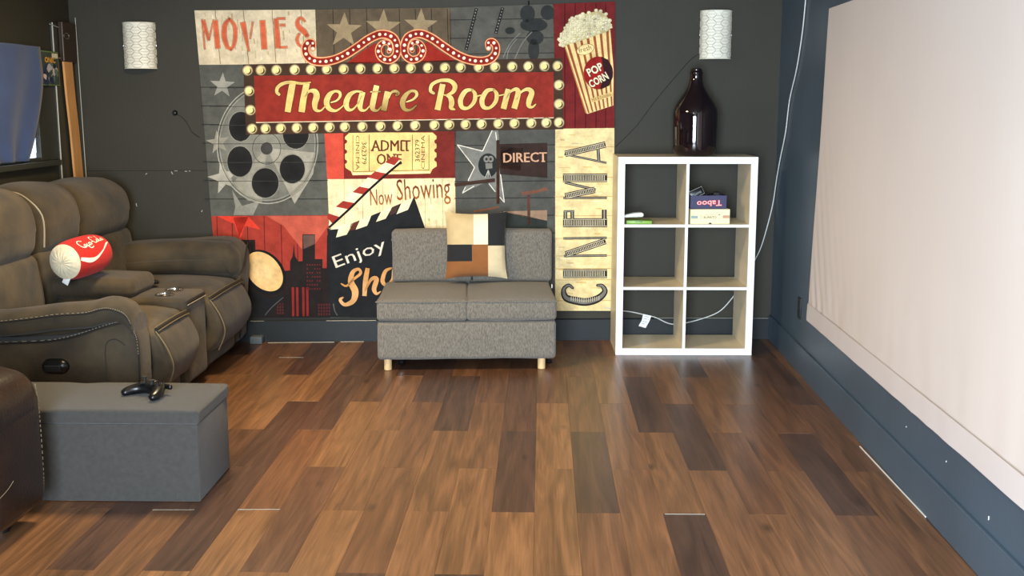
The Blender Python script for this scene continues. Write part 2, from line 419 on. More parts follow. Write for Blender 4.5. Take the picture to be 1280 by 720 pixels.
# pale line at the baseboard foot, and reflected light painted along its top
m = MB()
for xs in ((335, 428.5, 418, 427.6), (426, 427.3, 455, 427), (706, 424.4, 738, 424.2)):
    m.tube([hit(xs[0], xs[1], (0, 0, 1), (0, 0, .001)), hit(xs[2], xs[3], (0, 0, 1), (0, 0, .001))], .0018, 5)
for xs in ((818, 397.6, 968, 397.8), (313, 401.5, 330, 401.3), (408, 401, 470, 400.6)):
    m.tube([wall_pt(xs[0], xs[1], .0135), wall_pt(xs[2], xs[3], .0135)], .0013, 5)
struct('baseboard_line_glint', m, 'clear_edge')

# ------------------------------------------------------------------ printed tapestry
class Ink:
    """flat artwork: shapes in one drawing frame laid on the cloth"""
    def __init__(s, place, z=0.0): s.place = place; s.v = []; s.f = []; s.c = []; s.z = z
    def _add(s, pts, faces, cols):
        o = len(s.v); s.v += [s.place(x, y, s.z) for x, y in pts]; s.f += [tuple(i+o for i in f) for f in faces]
        s.c += cols
    def poly(s, pts, col):
        t = tessellate_polygon([[Vector((x, y, 0)) for x, y in pts]])
        s._add(pts, [tuple(q) for q in t], [lin(col)]*len(pts)); return s
    def disc(s, x, y, rx, ry, col, rot=0, n=28, rim=None, inner=0):
        p = [(x, y)] if not inner else []
        c, d = math.cos(rot), math.sin(rot); L = []
        for k in range(n):
            a = 2*PI*k/n; u, v = rx*math.cos(a), ry*math.sin(a); L.append((x+u*c-v*d, y+u*d+v*c))
        if inner:
            I = [(x+(q[0]-x)*inner, y+(q[1]-y)*inner) for q in L]
            s._add(I+L, [(k, (k+1) % n, n+(k+1) % n, n+k) for k in range(n)], [lin(col)]*n+[lin(rim or col)]*n)
        else:
            s._add(p+L, [(0, 1+k, 1+(k+1) % n) for k in range(n)], [lin(col)]+[lin(rim or col)]*n)
        return s
    def stroke(s, pts, col, w=None, k=6, T=None, extra=0, col2=None, flat=False, capmax=99):
        P = [Vector((q[0], q[1], q[2] if len(q) > 2 else w)) for q in pts]
        if T: P = [Vector((T[0]+q.x/T[2], T[1]+q.y/T[2], q.z/T[2])) for q in P]
        if k > 1 and len(P) > 2: P = spline(P, k)
        L = []; cols = []
        for i, q in enumerate(P):
            a, b = P[max(i-1, 0)], P[min(i+1, len(P)-1)]
            t = Vector((b.x-a.x, b.y-a.y)).normalized(); n = Vector((-t.y, t.x)); h = max(q.z, .0005)/2+extra
            e = Vector((0, 0))
            if extra and i == 0: e = -t*extra
            if extra and i == len(P)-1: e = t*extra
            L += [(q.x+e.x+n.x*h, q.y+e.y+n.y*h), (q.x+e.x-n.x*h, q.y+e.y-n.y*h)]
            f = i/(len(P)-1); cc = col if not col2 else tuple(u*(1-f)+v*f for u, v in zip(col, col2))
            cols += [lin(cc)]*2
        s._add(L, [(2*i, 2*i+1, 2*i+3, 2*i+2) for i in range(len(P)-1)], cols)
        if not flat and w is None or (w and w > 6 and not flat):
            for q in (P[0], P[-1]):
                if q.z < capmax: s.disc(q.x, q.y, max(q.z, .0005)/2*.98+extra, max(q.z, .0005)/2*.98+extra, col if (q is P[0] or not col2) else col2, n=12)
        return s
    def star(s, x, y, r, col, rot=0, sx=1, inner=.4):
        p = []
        for k in range(10):
            q = r if k % 2 == 0 else r*inner; a = rot-PI/2+k*PI/5; p.append((x+q*math.cos(a)*sx, y+q*math.sin(a)))
        return s.poly(p, col)
    def text(s, txt, O, U, V, col, bold=.0, col2=None):
        """fit the word to the parallelogram O (bottom left), U (along the line), V (up)"""
        cu = bpy.data.curves.new('t', 'FONT'); cu.body = txt; cu.resolution_u = 2; cu.offset = bold
        ob = bpy.data.objects.new('t', cu); C.objects.link(ob)
        dg = bpy.context.evaluated_depsgraph_get(); me = bpy.data.meshes.new_from_object(ob.evaluated_get(dg))
        vv = [v.co for v in me.vertices]
        x0, x1 = min(v.x for v in vv), max(v.x for v in vv); y0, y1 = min(v.y for v in vv), max(v.y for v in vv)
        pts = []; cols = []
        for v in vv:
            a, b = (v.x-x0)/(x1-x0), (v.y-y0)/(y1-y0)
            pts.append((O[0]+U[0]*a+V[0]*b, O[1]+U[1]*a+V[1]*b))
            cols.append(lin(col if not col2 else tuple(p*(1-b)+q*b for p, q in zip(col, col2))))
        s._add(pts, [tuple(p.vertices) for p in me.polygons], cols)
        bpy.data.objects.remove(ob); bpy.data.curves.remove(cu); bpy.data.meshes.remove(me)
        return s
    def build(s, name, parent, mat='ink', flip=True):
        off = -abs_loc(parent) if parent else Vector((0, 0, 0))
        me = bpy.data.meshes.new(name); me.from_pydata([v+off for v in s.v], [], s.f); me.update()
        ca = me.color_attributes.new('ink', 'FLOAT_COLOR', 'POINT')
        for i, c in enumerate(s.c): ca.data[i].color = (*c, 1)
        me.materials.append(M[mat])
        o = bpy.data.objects.new(name, me); C.objects.link(o); o.parent = parent
        return o

TP = wall_pt(500, 397, .012)
tap = thing('wall_tapestry', 'large printed cloth tapestry reading Theatre Room hanging on the dark back wall', 'tapestry', TP)
BASE = .0145
def cloth(x, y, z): return wall_pt(x, y, BASE+z*.00035)
m = MB()
out = [(243, 13), (300, 12.6), (396, 11.8), (480, 11), (563, 9.3), (692, 4.8), (769, 1.8), (768.5, 160), (767, 389), (694, 389), (571, 396), (413, 397), (276, 398), (264, 270), (249, 81)]
A = [wall_pt(x, y, BASE-.0003) for x, y in out]; B = [wall_pt(x, y, BASE-.003) for x, y in out]
va = [m.bm.verts.new(p) for p in A]; vb = [m.bm.verts.new(p) for p in B]
for t in tessellate_polygon([A]): m.bm.faces.new([va[i] for i in t]); m.bm.faces.new([vb[i] for i in t][::-1])
for i in range(len(out)): j = (i+1) % len(out); m.bm.faces.new([va[i], va[j], vb[j], vb[i]])
m.build('cloth', 'matte_black', tap, False)

def panel(name, pts, col, lines=(), lcol=None, lw=.8, cells=None):
    """one printed board panel; the boards get slightly different tones"""
    k = Ink(cloth, 0); k.poly(pts, col)
    k.z = .35
    for l in lines: k.stroke([(l[0], l[1]), (l[2], l[3])], lcol or tuple(v*.5 for v in col), w=lw, k=1)
    return k, name
def fin(kn): return kn[0].build(kn[1], tap)
CR = (218, 200, 165); BR = (98, 84, 66); SL = (88, 86, 78)
kn = panel('printed_panel', [(243, 13), (396, 12), (398, 80), (249, 81)], (214, 198, 166), [(269, 13, 275.5, 80), (304, 13, 311, 80), (340, 12.5, 345, 78), (376, 12, 382, 79)], (150, 120, 88), 1.0)
k = kn[0]
for i in range(50):
    x = random.uniform(250, 392); y = random.uniform(14, 68); k.stroke([(x, y), (x+.8, y+random.uniform(4, 14))], random.choice([(196, 176, 140), (226, 212, 184), (186, 160, 122)]), w=random.uniform(.6, 2.2), k=1)
fin(kn)
fin(panel('printed_panel', [(394, 12), (563, 9.5), (565, 76), (396, 80)], BR, [(x, 11, x+2, 78) for x in (416, 437, 458, 479, 499, 519, 539, 559)], (52, 44, 36), 1.0))
fin(panel('printed_panel', [(562, 9.5), (692, 5), (693, 76), (563, 77)], SL, [(562, 25, 692, 23), (562, 48, 692, 47), (562, 68, 692, 66)], (40, 42, 42), 1.0))
fin(panel('printed_panel', [(691, 4.8), (769, 1.9), (768, 160), (694, 161)], (114, 34, 34), [(x, 4, x, 160) for x in (706, 719, 732, 745, 757)], (84, 18, 22), 1.4))
fin(panel('printed_panel', [(249, 81), (312, 80.5), (407, 160), (411, 269), (264, 270)], (86, 86, 80), [(250+i*1.0, 109+i*23.3-23*0, 410, 109+i*23.3) for i in range(7)], (38, 38, 36), 1.0))
fin(panel('printed_panel', [(264, 270), (411, 269), (414, 396.5), (276, 397.6)], (158, 56, 44), [(x, 270, x+3, 396) for x in (271, 290, 309, 330, 351, 371, 391)], (96, 26, 24), 1.0))
kn = panel('printed_panel', [(405, 160), (570, 160), (569, 223), (409, 224)], (118, 40, 34), [(427, 160, 428, 223)], (70, 20, 18), .8)
kn[0].z = .5; kn[0].poly([(405, 160), (429, 160), (430, 223.5), (409, 224)], (200, 76, 58)); fin(kn)
kn = panel('printed_panel', [(409, 224), (569, 222.5), (571, 396), (413, 397)], (236, 218, 172), [(x, 224, x+1, 300) for x in (430, 453, 478, 503, 531, 553)], (206, 176, 122), .8)
k = kn[0]
for i in range(36):
    x = random.uniform(414, 566); y = random.uniform(225, 275); k.stroke([(x, y), (x+.4, y+random.uniform(6, 16))], random.choice([(226, 202, 148), (244, 230, 192)]), w=random.uniform(.8, 2.4), k=1)
fin(kn)
fin(panel('printed_panel', [(568, 160), (694, 160), (694, 389), (571, 396)], (80, 80, 75), [(568, y, 694, y-1) for y in (182, 203, 227, 248, 270, 292)], (36, 38, 40), 1.0))
kn = panel('printed_panel', [(693, 160.5), (768, 160), (767, 388.5), (694, 388.5)], (232, 208, 152), [(693, y, 768, y-.5) for y in (184, 222, 246, 270, 298, 320, 336, 350, 376)], (196, 158, 96), .8)
k = kn[0]
for i in range(60):
    y = random.uniform(165, 384); x = random.uniform(696, 750); k.stroke([(x, y), (x+random.uniform(6, 16), y+.3)], random.choice([(222, 192, 132), (240, 222, 176), (214, 180, 116)]), w=random.uniform(.8, 2.2), k=1)
fin(kn)

# stars
def pst(x, y, r, col, rot=0, sx=1): Ink(cloth, 1).star(x, y, r, col, rot, sx).build('printed_star', tap)
E_ = lambda x, y: (240+x/3.43, 80+y/3.43)
for x, y, r, c, ro in ((130, 92, 56, (150, 148, 138), .05), (112, 336, 52, (146, 142, 130), -.15), (138, 488, 72, (168, 164, 150), -.25)):
    q = E_(x, y); pst(q[0], q[1], r/3.43, c, ro)
Ink(cloth, 1).poly([E_(*q) for q in ((172, 540), (215, 608), (290, 588), (262, 648), (178, 648), (186, 612))], (138, 136, 126)).build('printed_star', tap)
for x, y, r in ((430, 38, 23), (479, 34, 23), (526, 32, 22)): pst(x, y, r, (156, 136, 104), .03)
S_ = lambda x, y: (250+x/4.8, 255+y/4.8)
k = Ink(cloth, 1)
k.poly([S_(*q) for q in ((100, 72), (200, 74), (290, 74), (365, 155), (270, 130), (240, 215), (205, 120))], (216, 62, 44))
k.poly([S_(*q) for q in ((200, 80), (290, 76), (235, 200), (215, 130))], (190, 48, 36)); k.build('printed_star', tap)
# film reel
def ring(k, x, y, rx, ry, w, col): k.disc(x, y, rx, ry, col, inner=1-w/rx, n=56)
k = Ink(cloth, .7); cx, cyy = 334.2, 180.5
k.disc(cx, cyy, 62, 73, (134, 133, 122), n=56, rim=(112, 112, 104))
k.z = 1.2
ring(k, cx, cyy, 63.5, 74.5, 1.0, (168, 166, 152)); ring(k, cx, cyy, 60, 70.5, .8, (150, 148, 136)); ring(k, cx, cyy, 61.6, 72.4, .8, (62, 62, 58))
k.poly([E_(*q) for q in ((320, 360), (440, 600), (520, 470), (530, 380))], (160, 156, 142))
k.poly([E_(*q) for q in ((320, 360), (165, 520), (240, 585), (300, 595))], (150, 147, 134))
k.z = 1.7
for x, y, a, b in ((208, 268, 50, 64), (205, 418, 54, 66), (314, 510, 58, 64), (430, 450, 54, 62), (445, 300, 56, 64), (325, 200, 54, 60)):
    q = E_(x, y); k.disc(q[0], q[1], a/3.43, b/3.43, (24, 24, 24), n=36, rim=(34, 34, 33)); ring(k, q[0], q[1], a/3.43+.8, b/3.43+.8, 1, (142, 140, 128))
q = E_(320, 362); ring(k, q[0], q[1], 18, 20, .8, (70, 70, 66)); k.disc(q[0], q[1], 7.6, 8, (66, 64, 62)); ring(k, q[0], q[1], 8.2, 8.6, .8, (150, 146, 134))
for i in range(6): k.z = 2; k.stroke([(262, 110+i*23.3), (404, 109.6+i*23.3)], (56, 56, 52), w=.7, k=1)
k.build('printed_film_reel', tap)
# skyline, lamp and beam
k = Ink(cloth, 1.2)
k.poly([S_(*q) for q in ((400, 72), (770, 72), (770, 130), (690, 240), (610, 270), (500, 130))], (186, 86, 68))
k.z = 1.6
k.poly([S_(*q) for q in ((215, 675), (215, 215), (330, 215), (335, 300), (340, 400), (505, 402), (540, 398), (540, 345), (556, 312), (563, 240), (570, 312), (590, 345), (615, 342), (615, 182), (690, 182), (690, 330), (735, 330), (735, 385), (760, 385), (762, 190), (790, 150), (786, 680), (126, 684))], (34, 28, 28))
k.z = 2
k.poly([S_(*q) for q in ((618, 186), (688, 186), (688, 240), (622, 270))], (98, 74, 66))
for x in (550, 576, 612, 636): k.poly([S_(x, 500), S_(x+14, 500), S_(x+16, 672), S_(x+3, 674)], (140, 40, 36))
for i in range(6):
    for j in range(7):
        if random.random() < .8: x, y = 640+i*15, 360+j*24; k.poly([S_(x, y), S_(x+8, y), S_(x+8, y+10), S_(x, y+10)], (92, 34, 34))
for i in range(6):
    for j in range(4): x, y = 708+i*16, 598+j*19; k.poly([S_(x, y), S_(x+10, y), S_(x+10, y+13), S_(x, y+13)], (84, 34, 38))
for i in range(3):
    for j in range(4): x, y = 462+i*15, 595+j*18; k.poly([S_(x, y), S_(x+9, y), S_(x+9, y+12), S_(x, y+12)], (84, 34, 38))
k.build('printed_skyline', tap)
k = Ink(cloth, 2.4)
k.disc(*S_(386, 410), 31.5, 23.5, (24, 22, 24), rot=.86, n=40)
k.poly([S_(*q) for q in ((265, 420), (300, 520), (420, 570), (500, 545), (470, 600), (400, 672), (262, 676))], (28, 30, 34))
k.z = 2.8
k.disc(*S_(385, 405), 28, 19.5, (238, 204, 146), rot=.86, n=40, rim=(230, 186, 122))
k.stroke([S_(500, 560), S_(430, 620), S_(390, 668)], (84, 84, 82), w=1, k=2)
k.stroke([S_(800, 598), S_(808, 640), S_(824, 668)], (90, 88, 84), w=1.2, k=2)
k.build('printed_spotlight', tap)
# lettering: MOVIES
Z = (240, 5, 8.0); OR = (206, 98, 66); OR2 = (222, 176, 132); OD = (128, 58, 42)
def word(name, strokes, T, col, dark, ex=.5, light=None, z=1.4, col2=None):
    for i, (a, e, cc) in enumerate(((dark, ex+.45, None), (light, ex, None), (col, 0, col2)) if light else ((dark, ex, None), (col, 0, col2))):
        if i == 0: k = Ink(cloth, z)
        k.z = z+i*.5
        for st in strokes: k.stroke(st, a, T=T, extra=e, k=6 if len(st) > 2 else 1, col2=cc, flat=(len(st) == 2), capmax=4.6+(1.4 if e else 0)*0)
    k.build(name, tap)
mov = [[[(102, 155, 10), (128, 450, 8)], [(112, 165, 34), (168, 360, 22)], [(168, 360, 8), (215, 160, 8)], [(232, 165, 44), (258, 442, 44)]],
       [[(375, 150, 20), (330, 210, 40), (322, 320, 44), (350, 420, 34), (390, 455, 18)], [(375, 150, 20), (425, 220, 32), (432, 320, 34), (418, 410, 28), (390, 455, 18)]],
       [[(508, 185, 50), (568, 470, 12)], [(608, 180, 10), (582, 345, 8)]],
       [[(704, 165, 48), (724, 450, 50)]],
       [[(840, 150, 40), (862, 438, 46)], [(850, 145, 14), (930, 145, 18)], [(882, 210, 14), (930, 212, 22)], [(870, 434, 16), (950, 432, 16)]],
       [[(1128, 172, 14), (1090, 138, 20), (1055, 170, 30), (1065, 225, 44), (1120, 275, 48), (1150, 315, 36)], [(1070, 300, 16), (1050, 350, 24), (1065, 400, 22), (1090, 425, 14)]]]
for st in mov: word('printed_letter', st, Z, OR, OD, .35, OR2, z=2)
# marquee
k = Ink(cloth, 2); k.poly([(304, 80.5), (703, 72.5), (704.5, 161.5), (307.5, 168.5)], (66, 48, 36)); k.z = 2.5
k.poly([(317.3, 94.8), (692, 90), (692.3, 147), (320, 153)], (142, 46, 36)); k.z = 2.9
k.stroke([(320, 153.2), (692.3, 147.2)], (232, 214, 180), w=1, k=1); k.build('printed_marquee_sign', tap)
top = [309.4, 326, 345.5, 368.3, 388.7, 408.5, 429.5, 450.5, 471.8, 493, 513.5, 535, 556, 575.8, 598.4, 618.8, 640.3, 660.6, 680.5, 697]
bot = [315, 332, 351, 371, 391.6, 412, 431, 453, 475.6, 497, 518.9, 543, 561.5, 582, 602, 623, 643, 664, 683, 698.8]
spots = [(x, 88-(x-309)*.0142) for x in top]+[(x, 161-(x-315)*.0208) for x in bot]+[(311.5, 113.7), (313, 137.6), (698.8, 106.3), (698.8, 130)]
for i, (x, y) in enumerate(spots):
    k = Ink(cloth, 3.0); k.disc(x, y, 4.2, 4.2, (250, 238, 190), n=20); k.disc(x, y, 7.0, 7.0, (248, 226, 170), rim=(72, 52, 38), n=20, inner=.58)
    k.z = 3.3; k.disc(x+1.0, y+.8, 3.9, 4.0, (70, 50, 30), n=16)
    k.z = 3.6; k.disc(x-.3, y, 3.6, 3.8, (246, 226, 150), n=16); k.build('printed_bulb', tap)
# scrolls
Zs = (365, 30, 8.533)
sc = [(222, 262, 52), (222, 205, 66), (178, 195, 74), (142, 245, 80), (150, 320, 84), (205, 380, 90), (300, 402, 92), (430, 386, 92), (560, 334, 92), (700, 245, 92), (830, 155, 92), (955, 108, 92), (1070, 140, 92), (1118, 230, 86), (1110, 330, 84), (1040, 385, 80), (955, 360, 72), (920, 285, 66), (950, 215, 58), (1010, 195, 52), (1050, 235, 48), (1035, 290, 42)]
sc = [(x, y, w_) for x, y, w_ in sc]
for mir in (False, True):
    pts = [(Zs[0]+x/Zs[2], Zs[1]+y/Zs[2], w_/Zs[2]) for x, y, w_ in sc]
    if mir: pts = [(1001.6-x, y-.6, w_) for x, y, w_ in pts]
    k = Ink(cloth, 3.2); k.stroke(pts, (206, 92, 58), extra=.6)
    k.z = 3.5; k.stroke(pts, (238, 196, 142), extra=.1); k.z = 3.8; k.stroke([(x, y, w_*.84) for x, y, w_ in pts], (206, 84, 54)); k.z = 4.1; k.stroke([(x, y, w_*.7) for x, y, w_ in pts], (140, 34, 26))
    P = spline([Vector(p) for p in pts], 12); acc = 0; last = None; n = 0; k.z = 4.4
    for q in P:
        if last is None or (Vector((q.x, q.y))-last).length > 6.6:
            last = Vector((q.x, q.y)); n += 1; r = 2.1 if n % 2 else 1.6
            k.disc(q.x, q.y, r, r, (248, 236, 210), n=12)
    k.build('printed_scroll', tap)
k = Ink(cloth, 2.0); k.poly([(432, 79.8), (450, 66), (468, 54), (480, 60), (480, 78.6)], (150, 40, 30)); k.poly([(521, 60), (534, 52), (550, 64), (572, 77), (521, 77.8)], (150, 40, 30)); k.build('printed_panel', tap)
# Theatre Room
Z1 = (335, 85, 7.111); Z2 = (500, 85, 6.095)
GO, GD = (236, 210, 136), (58, 28, 16)
GL = (250, 236, 190)
TH = [([[(98, 235, 22), (78, 212, 26), (88, 170, 28), (135, 138, 28), (205, 126, 24), (300, 138, 20), (376, 128, 10)], [(218, 140, 54), (200, 240, 56), (174, 392, 50)]], Z1),
      ([[(345, 135, 52), (320, 250, 54), (298, 392, 54)], [(325, 262, 8), (365, 208, 20), (415, 208, 46), (432, 250, 54), (416, 320, 48), (425, 372, 30), (470, 378, 14), (512, 335, 8)]], Z1),
      ([[(560, 306, 8), (612, 288, 14), (642, 248, 22), (632, 214, 24), (590, 208, 20), (545, 240, 42), (520, 305, 48), (545, 362, 38), (600, 380, 20), (650, 352, 10), (682, 318, 8)]], Z1),
      ([[(838, 215, 16), (785, 208, 18), (725, 240, 40), (695, 310, 46), (710, 365, 34), (752, 368, 16), (800, 315, 10), (832, 250, 8)], [(842, 212, 46), (818, 315, 48), (826, 368, 32), (866, 375, 14), (905, 335, 8)]], Z1),
      ([[(966, 155, 46), (930, 325, 48), (938, 370, 32), (975, 376, 14), (1012, 335, 8)], [(908, 212, 9), (1004, 209, 9)]], Z1),
      ([[(1062, 208, 46), (1028, 380, 48)], [(1072, 270, 8), (1095, 220, 16), (1130, 205, 22), (1158, 222, 26), (1145, 238, 26)]], Z1),
      ([[(50, 258, 8), (98, 240, 13), (128, 206, 20), (116, 178, 20), (78, 178, 18), (38, 215, 34), (18, 268, 38), (36, 314, 26), (82, 318, 14), (125, 284, 7)]], Z2),
      ([[(256, 192, 18), (232, 172, 22), (246, 124, 24), (310, 95, 22), (380, 98, 28), (418, 135, 34), (405, 180, 28), (358, 206, 12), (335, 204, 7)], [(326, 122, 40), (285, 320, 42)], [(352, 208, 10), (384, 226, 34), (394, 268, 38), (388, 302, 28), (416, 316, 10)]], Z2),
      ([[(552, 166, 14), (500, 176, 30), (462, 240, 36), (472, 298, 30), (520, 304, 20), (564, 258, 28), (572, 200, 28), (548, 166, 14)], [(575, 218, 7), (625, 205, 7)]], Z2),
      ([[(716, 164, 14), (664, 174, 30), (626, 238, 36), (636, 296, 30), (684, 302, 20), (728, 256, 28), (736, 198, 28), (712, 164, 14)], [(740, 214, 7), (800, 200, 7)]], Z2),
      ([[(826, 160, 40), (788, 312, 42)], [(806, 240, 6), (838, 185, 12), (880, 162, 26), (900, 190, 38), (870, 310, 42)], [(888, 240, 6), (922, 185, 12), (970, 162, 26), (1004, 185, 38), (984, 250, 40), (982, 288, 30), (1008, 298, 14), (1034, 276, 7)]], Z2)]
for i, (st, T) in enumerate(TH):
    word('printed_letter', [[(a_, b_, c_+3) for a_, b_, c_ in q_] for q_ in st], T, GO, GD, .7, None, z=3.2, col2=(224, 190, 112) if i not in (4, 5, 6) else (150, 120, 66))
# film strip and flower shapes on the slate panel
k = Ink(cloth, 1); F4 = lambda x, y: (500+x/6.4, y/6.4)
k.poly([F4(*q) for q in ((635, 70), (790, 66), (740, 300), (590, 410), (545, 400))], (92, 90, 84))
for a, b in (((612, 66), (528, 400)), ((822, 60), (765, 270))):
    k.stroke([F4(*a), F4(*b)], (38, 38, 38), w=4.2, k=1)
k.z = 1.4
for a, b, n in (((612, 66), (528, 400), 14), ((822, 60), (765, 270), 9)):
    for i in range(n): t = (i+.5)/n; q = F4(a[0]+(b[0]-a[0])*t, a[1]+(b[1]-a[1])*t); k.disc(q[0], q[1], .7, .9, (150, 146, 136), n=8)
k.build('printed_film_strip', tap)
k = Ink(cloth, 1)
for x, y, a, b in ((1020, 110, 60, 70), (1180, 100, 55, 60), (1070, 200, 110, 55), (1080, 300, 70, 60), (1070, 400, 45, 90), (880, 245, 40, 28)): q = F4(x, y); k.disc(q[0], q[1], a/6.4, b/6.4, (48, 50, 48), n=20)
for st in (((960, 265), (880, 350), (825, 460)), ((935, 310), (870, 400), (855, 480)), ((1055, 255), (975, 350), (915, 480))): k.z = 1.4; k.stroke([F4(*q) for q in st], (128, 126, 118), w=.9, k=5)
k.build('printed_projector', tap)
# popcorn
P3 = lambda x, y: (690+x/4.365, y/4.365)
k = Ink(cloth, 1.2); k.poly([P3(*q) for q in ((68, 250), (318, 160), (336, 380), (335, 575), (192, 622), (180, 600))], (236, 206, 142)); k.z = 1.6
for i in range(7):
    t0 = (i+.35)/7; t1 = t0+.055
    a = (68+250*t0, 250-90*t0); b = (68+250*t1, 250-90*t1); c = (190+146*t1*1.0, 620-46*t1); d = (190+146*t0, 620-46*t0)
    k.poly([P3(*q) for q in (a, b, (min(c[0], 336), c[1]), (min(d[0], 336), d[1]))], (150, 84, 44))
k.stroke([P3(70, 252), P3(186, 618)], (190, 120, 66), w=1.4, k=1); k.z = 2
k.disc(*P3(182, 270), 11.5, 6.6, (238, 212, 148), rot=-.3); k.z = 2.3; k.disc(*P3(182, 270), 11.5, 6.6, (150, 100, 60), rot=-.3, inner=.93)
k.z = 2.0; k.disc(*P3(253, 398), 18.4, 20.6, (150, 30, 28), n=40)
k.z = 2.2; k.poly([P3(*q) for q in ((268, 308), (305, 325), (330, 372), (332, 420), (312, 468), (262, 487), (285, 400))], (48, 24, 26))
k.z = 2.0; k.poly([P3(*q) for q in ((212, 538), (335, 498), (335, 522), (218, 560))], (226, 190, 120))
k.build('printed_popcorn_box', tap)
k = Ink(cloth, 2.2); random.seed(3)
def inside(x, y):
    return y > 210-.62*(x-38)-30*math.sin((x-38)/95) - (12 if x > 120 else 0) and y < 252-.36*(x-68)
pts = [(x, y) for x in range(48, 322, 13) for y in range(66, 250, 12) if y > (205-(x-40)*1.45 if x < 120 else 92-(x-120)*.12 if x < 240 else 70+(x-240)*.75) and y < 248-.36*(x-60)]
random.shuffle(pts)
hull = [(36, 215), (52, 180), (72, 150), (95, 108), (130, 92), (165, 78), (200, 72), (235, 62), (262, 62), (290, 78), (315, 112), (328, 148), (300, 172), (200, 208), (120, 235), (60, 250)]
k.poly([P3(*q) for q in hull], (196, 180, 128)); 
for i, (x, y) in enumerate(pts+[(40, 212), (52, 182), (74, 150), (98, 108), (132, 92), (165, 76), (205, 72), (238, 60), (264, 62), (292, 80), (318, 112), (322, 145)]):
    q = P3(x+random.uniform(-4, 4), y+random.uniform(-4, 4)); r = random.uniform(1.7, 2.8)
    k.z = 2.5+(i % 5)*.25; k.disc(q[0], q[1], r, r*.9, (240, 232, 200), rim=(206, 192, 144), n=10)
    k.disc(q[0]+.6, q[1]+.5, .6, .5, (150, 128, 78), n=6)
k.build('printed_popcorn', tap)
def rtext(name, s, x, y, L, h, ang, col, z=2.8, bold=.02, out_=None, col2=None, hold=False):
    c, d = math.cos(ang), math.sin(ang); k = Ink(cloth, z)
    if out_: k.text(s, (x, y), (L*c, L*d), (h*d, -h*c), out_, bold+.035); k.z = z+.5
    k.text(s, (x, y), (L*c, L*d), (h*d, -h*c), col, bold, col2); return k if hold else k.build(name, tap)
q = P3(205, 420); rtext('printed_word', 'POP', q[0], q[1], 20.5, 10.5, -.48, (246, 232, 196), 3.4, .03, (30, 16, 18))
q = P3(215, 482); rtext('printed_word', 'CORN', q[0], q[1], 25.5, 10, -.5, (246, 232, 196), 3.4, .03, (30, 16, 18))
q = P3(150, 290); rtext('printed_word', 'fresh', q[0], q[1], 16, 6.5, -.3, (120, 84, 60), 3.0, .0)
q = P3(220, 554); rtext('printed_word', 'Hot & Delicious', q[0], q[1], 25, 4, -.3, (120, 78, 50), 3.0, .0)
# ticket
T5 = lambda x, y: (400+x/7.111, 160+y/7.111)
tk = [(225, 60)]
def notch(x, ys, dr):
    o = []
    for y in ys: o += [(x, y-22), (x+dr*16, y-12), (x+dr*20, y), (x+dr*16, y+12), (x, y+22)]
    return o
right = notch(1035, (120, 200, 280), -1); left = notch(222, (120, 210, 300), 1)
poly = [(262, 40), (1000, 40), (1035, 70)]+right+[(1038, 340), (1000, 365), (980, 405), (290, 420), (275, 385), (228, 355)]+left[::-1]+[(222, 80)]
k = Ink(cloth, 1.2); k.poly([T5(*q) for q in poly], (238, 206, 132)); k.z = 1.6
for a, b in (((292, 60), (292, 392)), ((438, 60), (438, 385)), ((822, 60), (822, 380)), ((968, 60), (968, 375)), ((292, 388), (968, 374))): k.stroke([T5(*a), T5(*b)], (112, 84, 50), w=.8, k=1)
k.poly([T5(*q) for q in ((292, 400), (975, 385), (980, 402), (290, 416))], (246, 224, 170))
k.build('printed_ticket', tap)
def slab(name, s, O, L, h, ang, col, z, cells, sl=None):
    """sans letters with slab feet and heads"""
    k = rtext(name, s, O[0]-.35, O[1], L, h, ang, col, z, 0, hold=True)
    for i_, sh_ in enumerate((.0, .35)): k.z = z+.04*(i_+1); k.text(s, (O[0]+sh_, O[1]), (L*math.cos(ang), L*math.sin(ang)), (h*math.sin(ang), -h*math.cos(ang)), col, 0)
    c, d = math.cos(ang), math.sin(ang); k.z = z+.1
    for (a, b, v) in cells:
        p = (O[0]+L*c*a+h*d*v, O[1]+L*d*a-h*c*v); q = (O[0]+L*c*b+h*d*v, O[1]+L*d*b-h*c*v)
        k.stroke([p, q], col, w=h*.13, k=1)
    return k.build(name, tap)
o = T5(458, 205); slab('printed_word', 'ADMIT', o, 48.5, 13.6, 0, (100, 50, 30), 2.4, [(-.02, .06, .05), (.17, .25, .05), (.25, .3, .05), (.25, .3, .95), (.77, .85, .05), (.77, .85, .95), (.885, .965, .05)])
o = T5(505, 325); slab('printed_word', 'ONE', o, 31, 13.4, 0, (110, 58, 34), 2.4, [(.39, .47, .05), (.39, .44, .95), (.65, .73, .95), (.74, .79, .05), (.74, .79, .95)])
k = Ink(cloth, 2.2)
k.text('CINEMA', T5(318, 66), (0, 43.5), (4.6, 0), (118, 80, 46), 0); k.text('362379', T5(372, 124), (0, 28), (5.6, 0), (30, 24, 20), .0)
k.text('362379', T5(886, 300), (0, -27.5), (-5.6, 0), (30, 24, 20), .0); k.text('CINEMA', T5(932, 364), (0, -42), (-4.6, 0), (118, 56, 40), 0)
k.build('printed_ticket_number', tap)
# now showing
o = T5(448, 690); rtext('printed_word', 'Now', o[0], o[1], 28, 20, -.04, (168, 96, 38), 2.0, .0, None, (122, 60, 24))
o = T5(690, 706); rtext('printed_word', 'Showing', o[0], o[1], 67, 35, -.06, (178, 104, 40), 2.0, .0, None, (96, 44, 24))
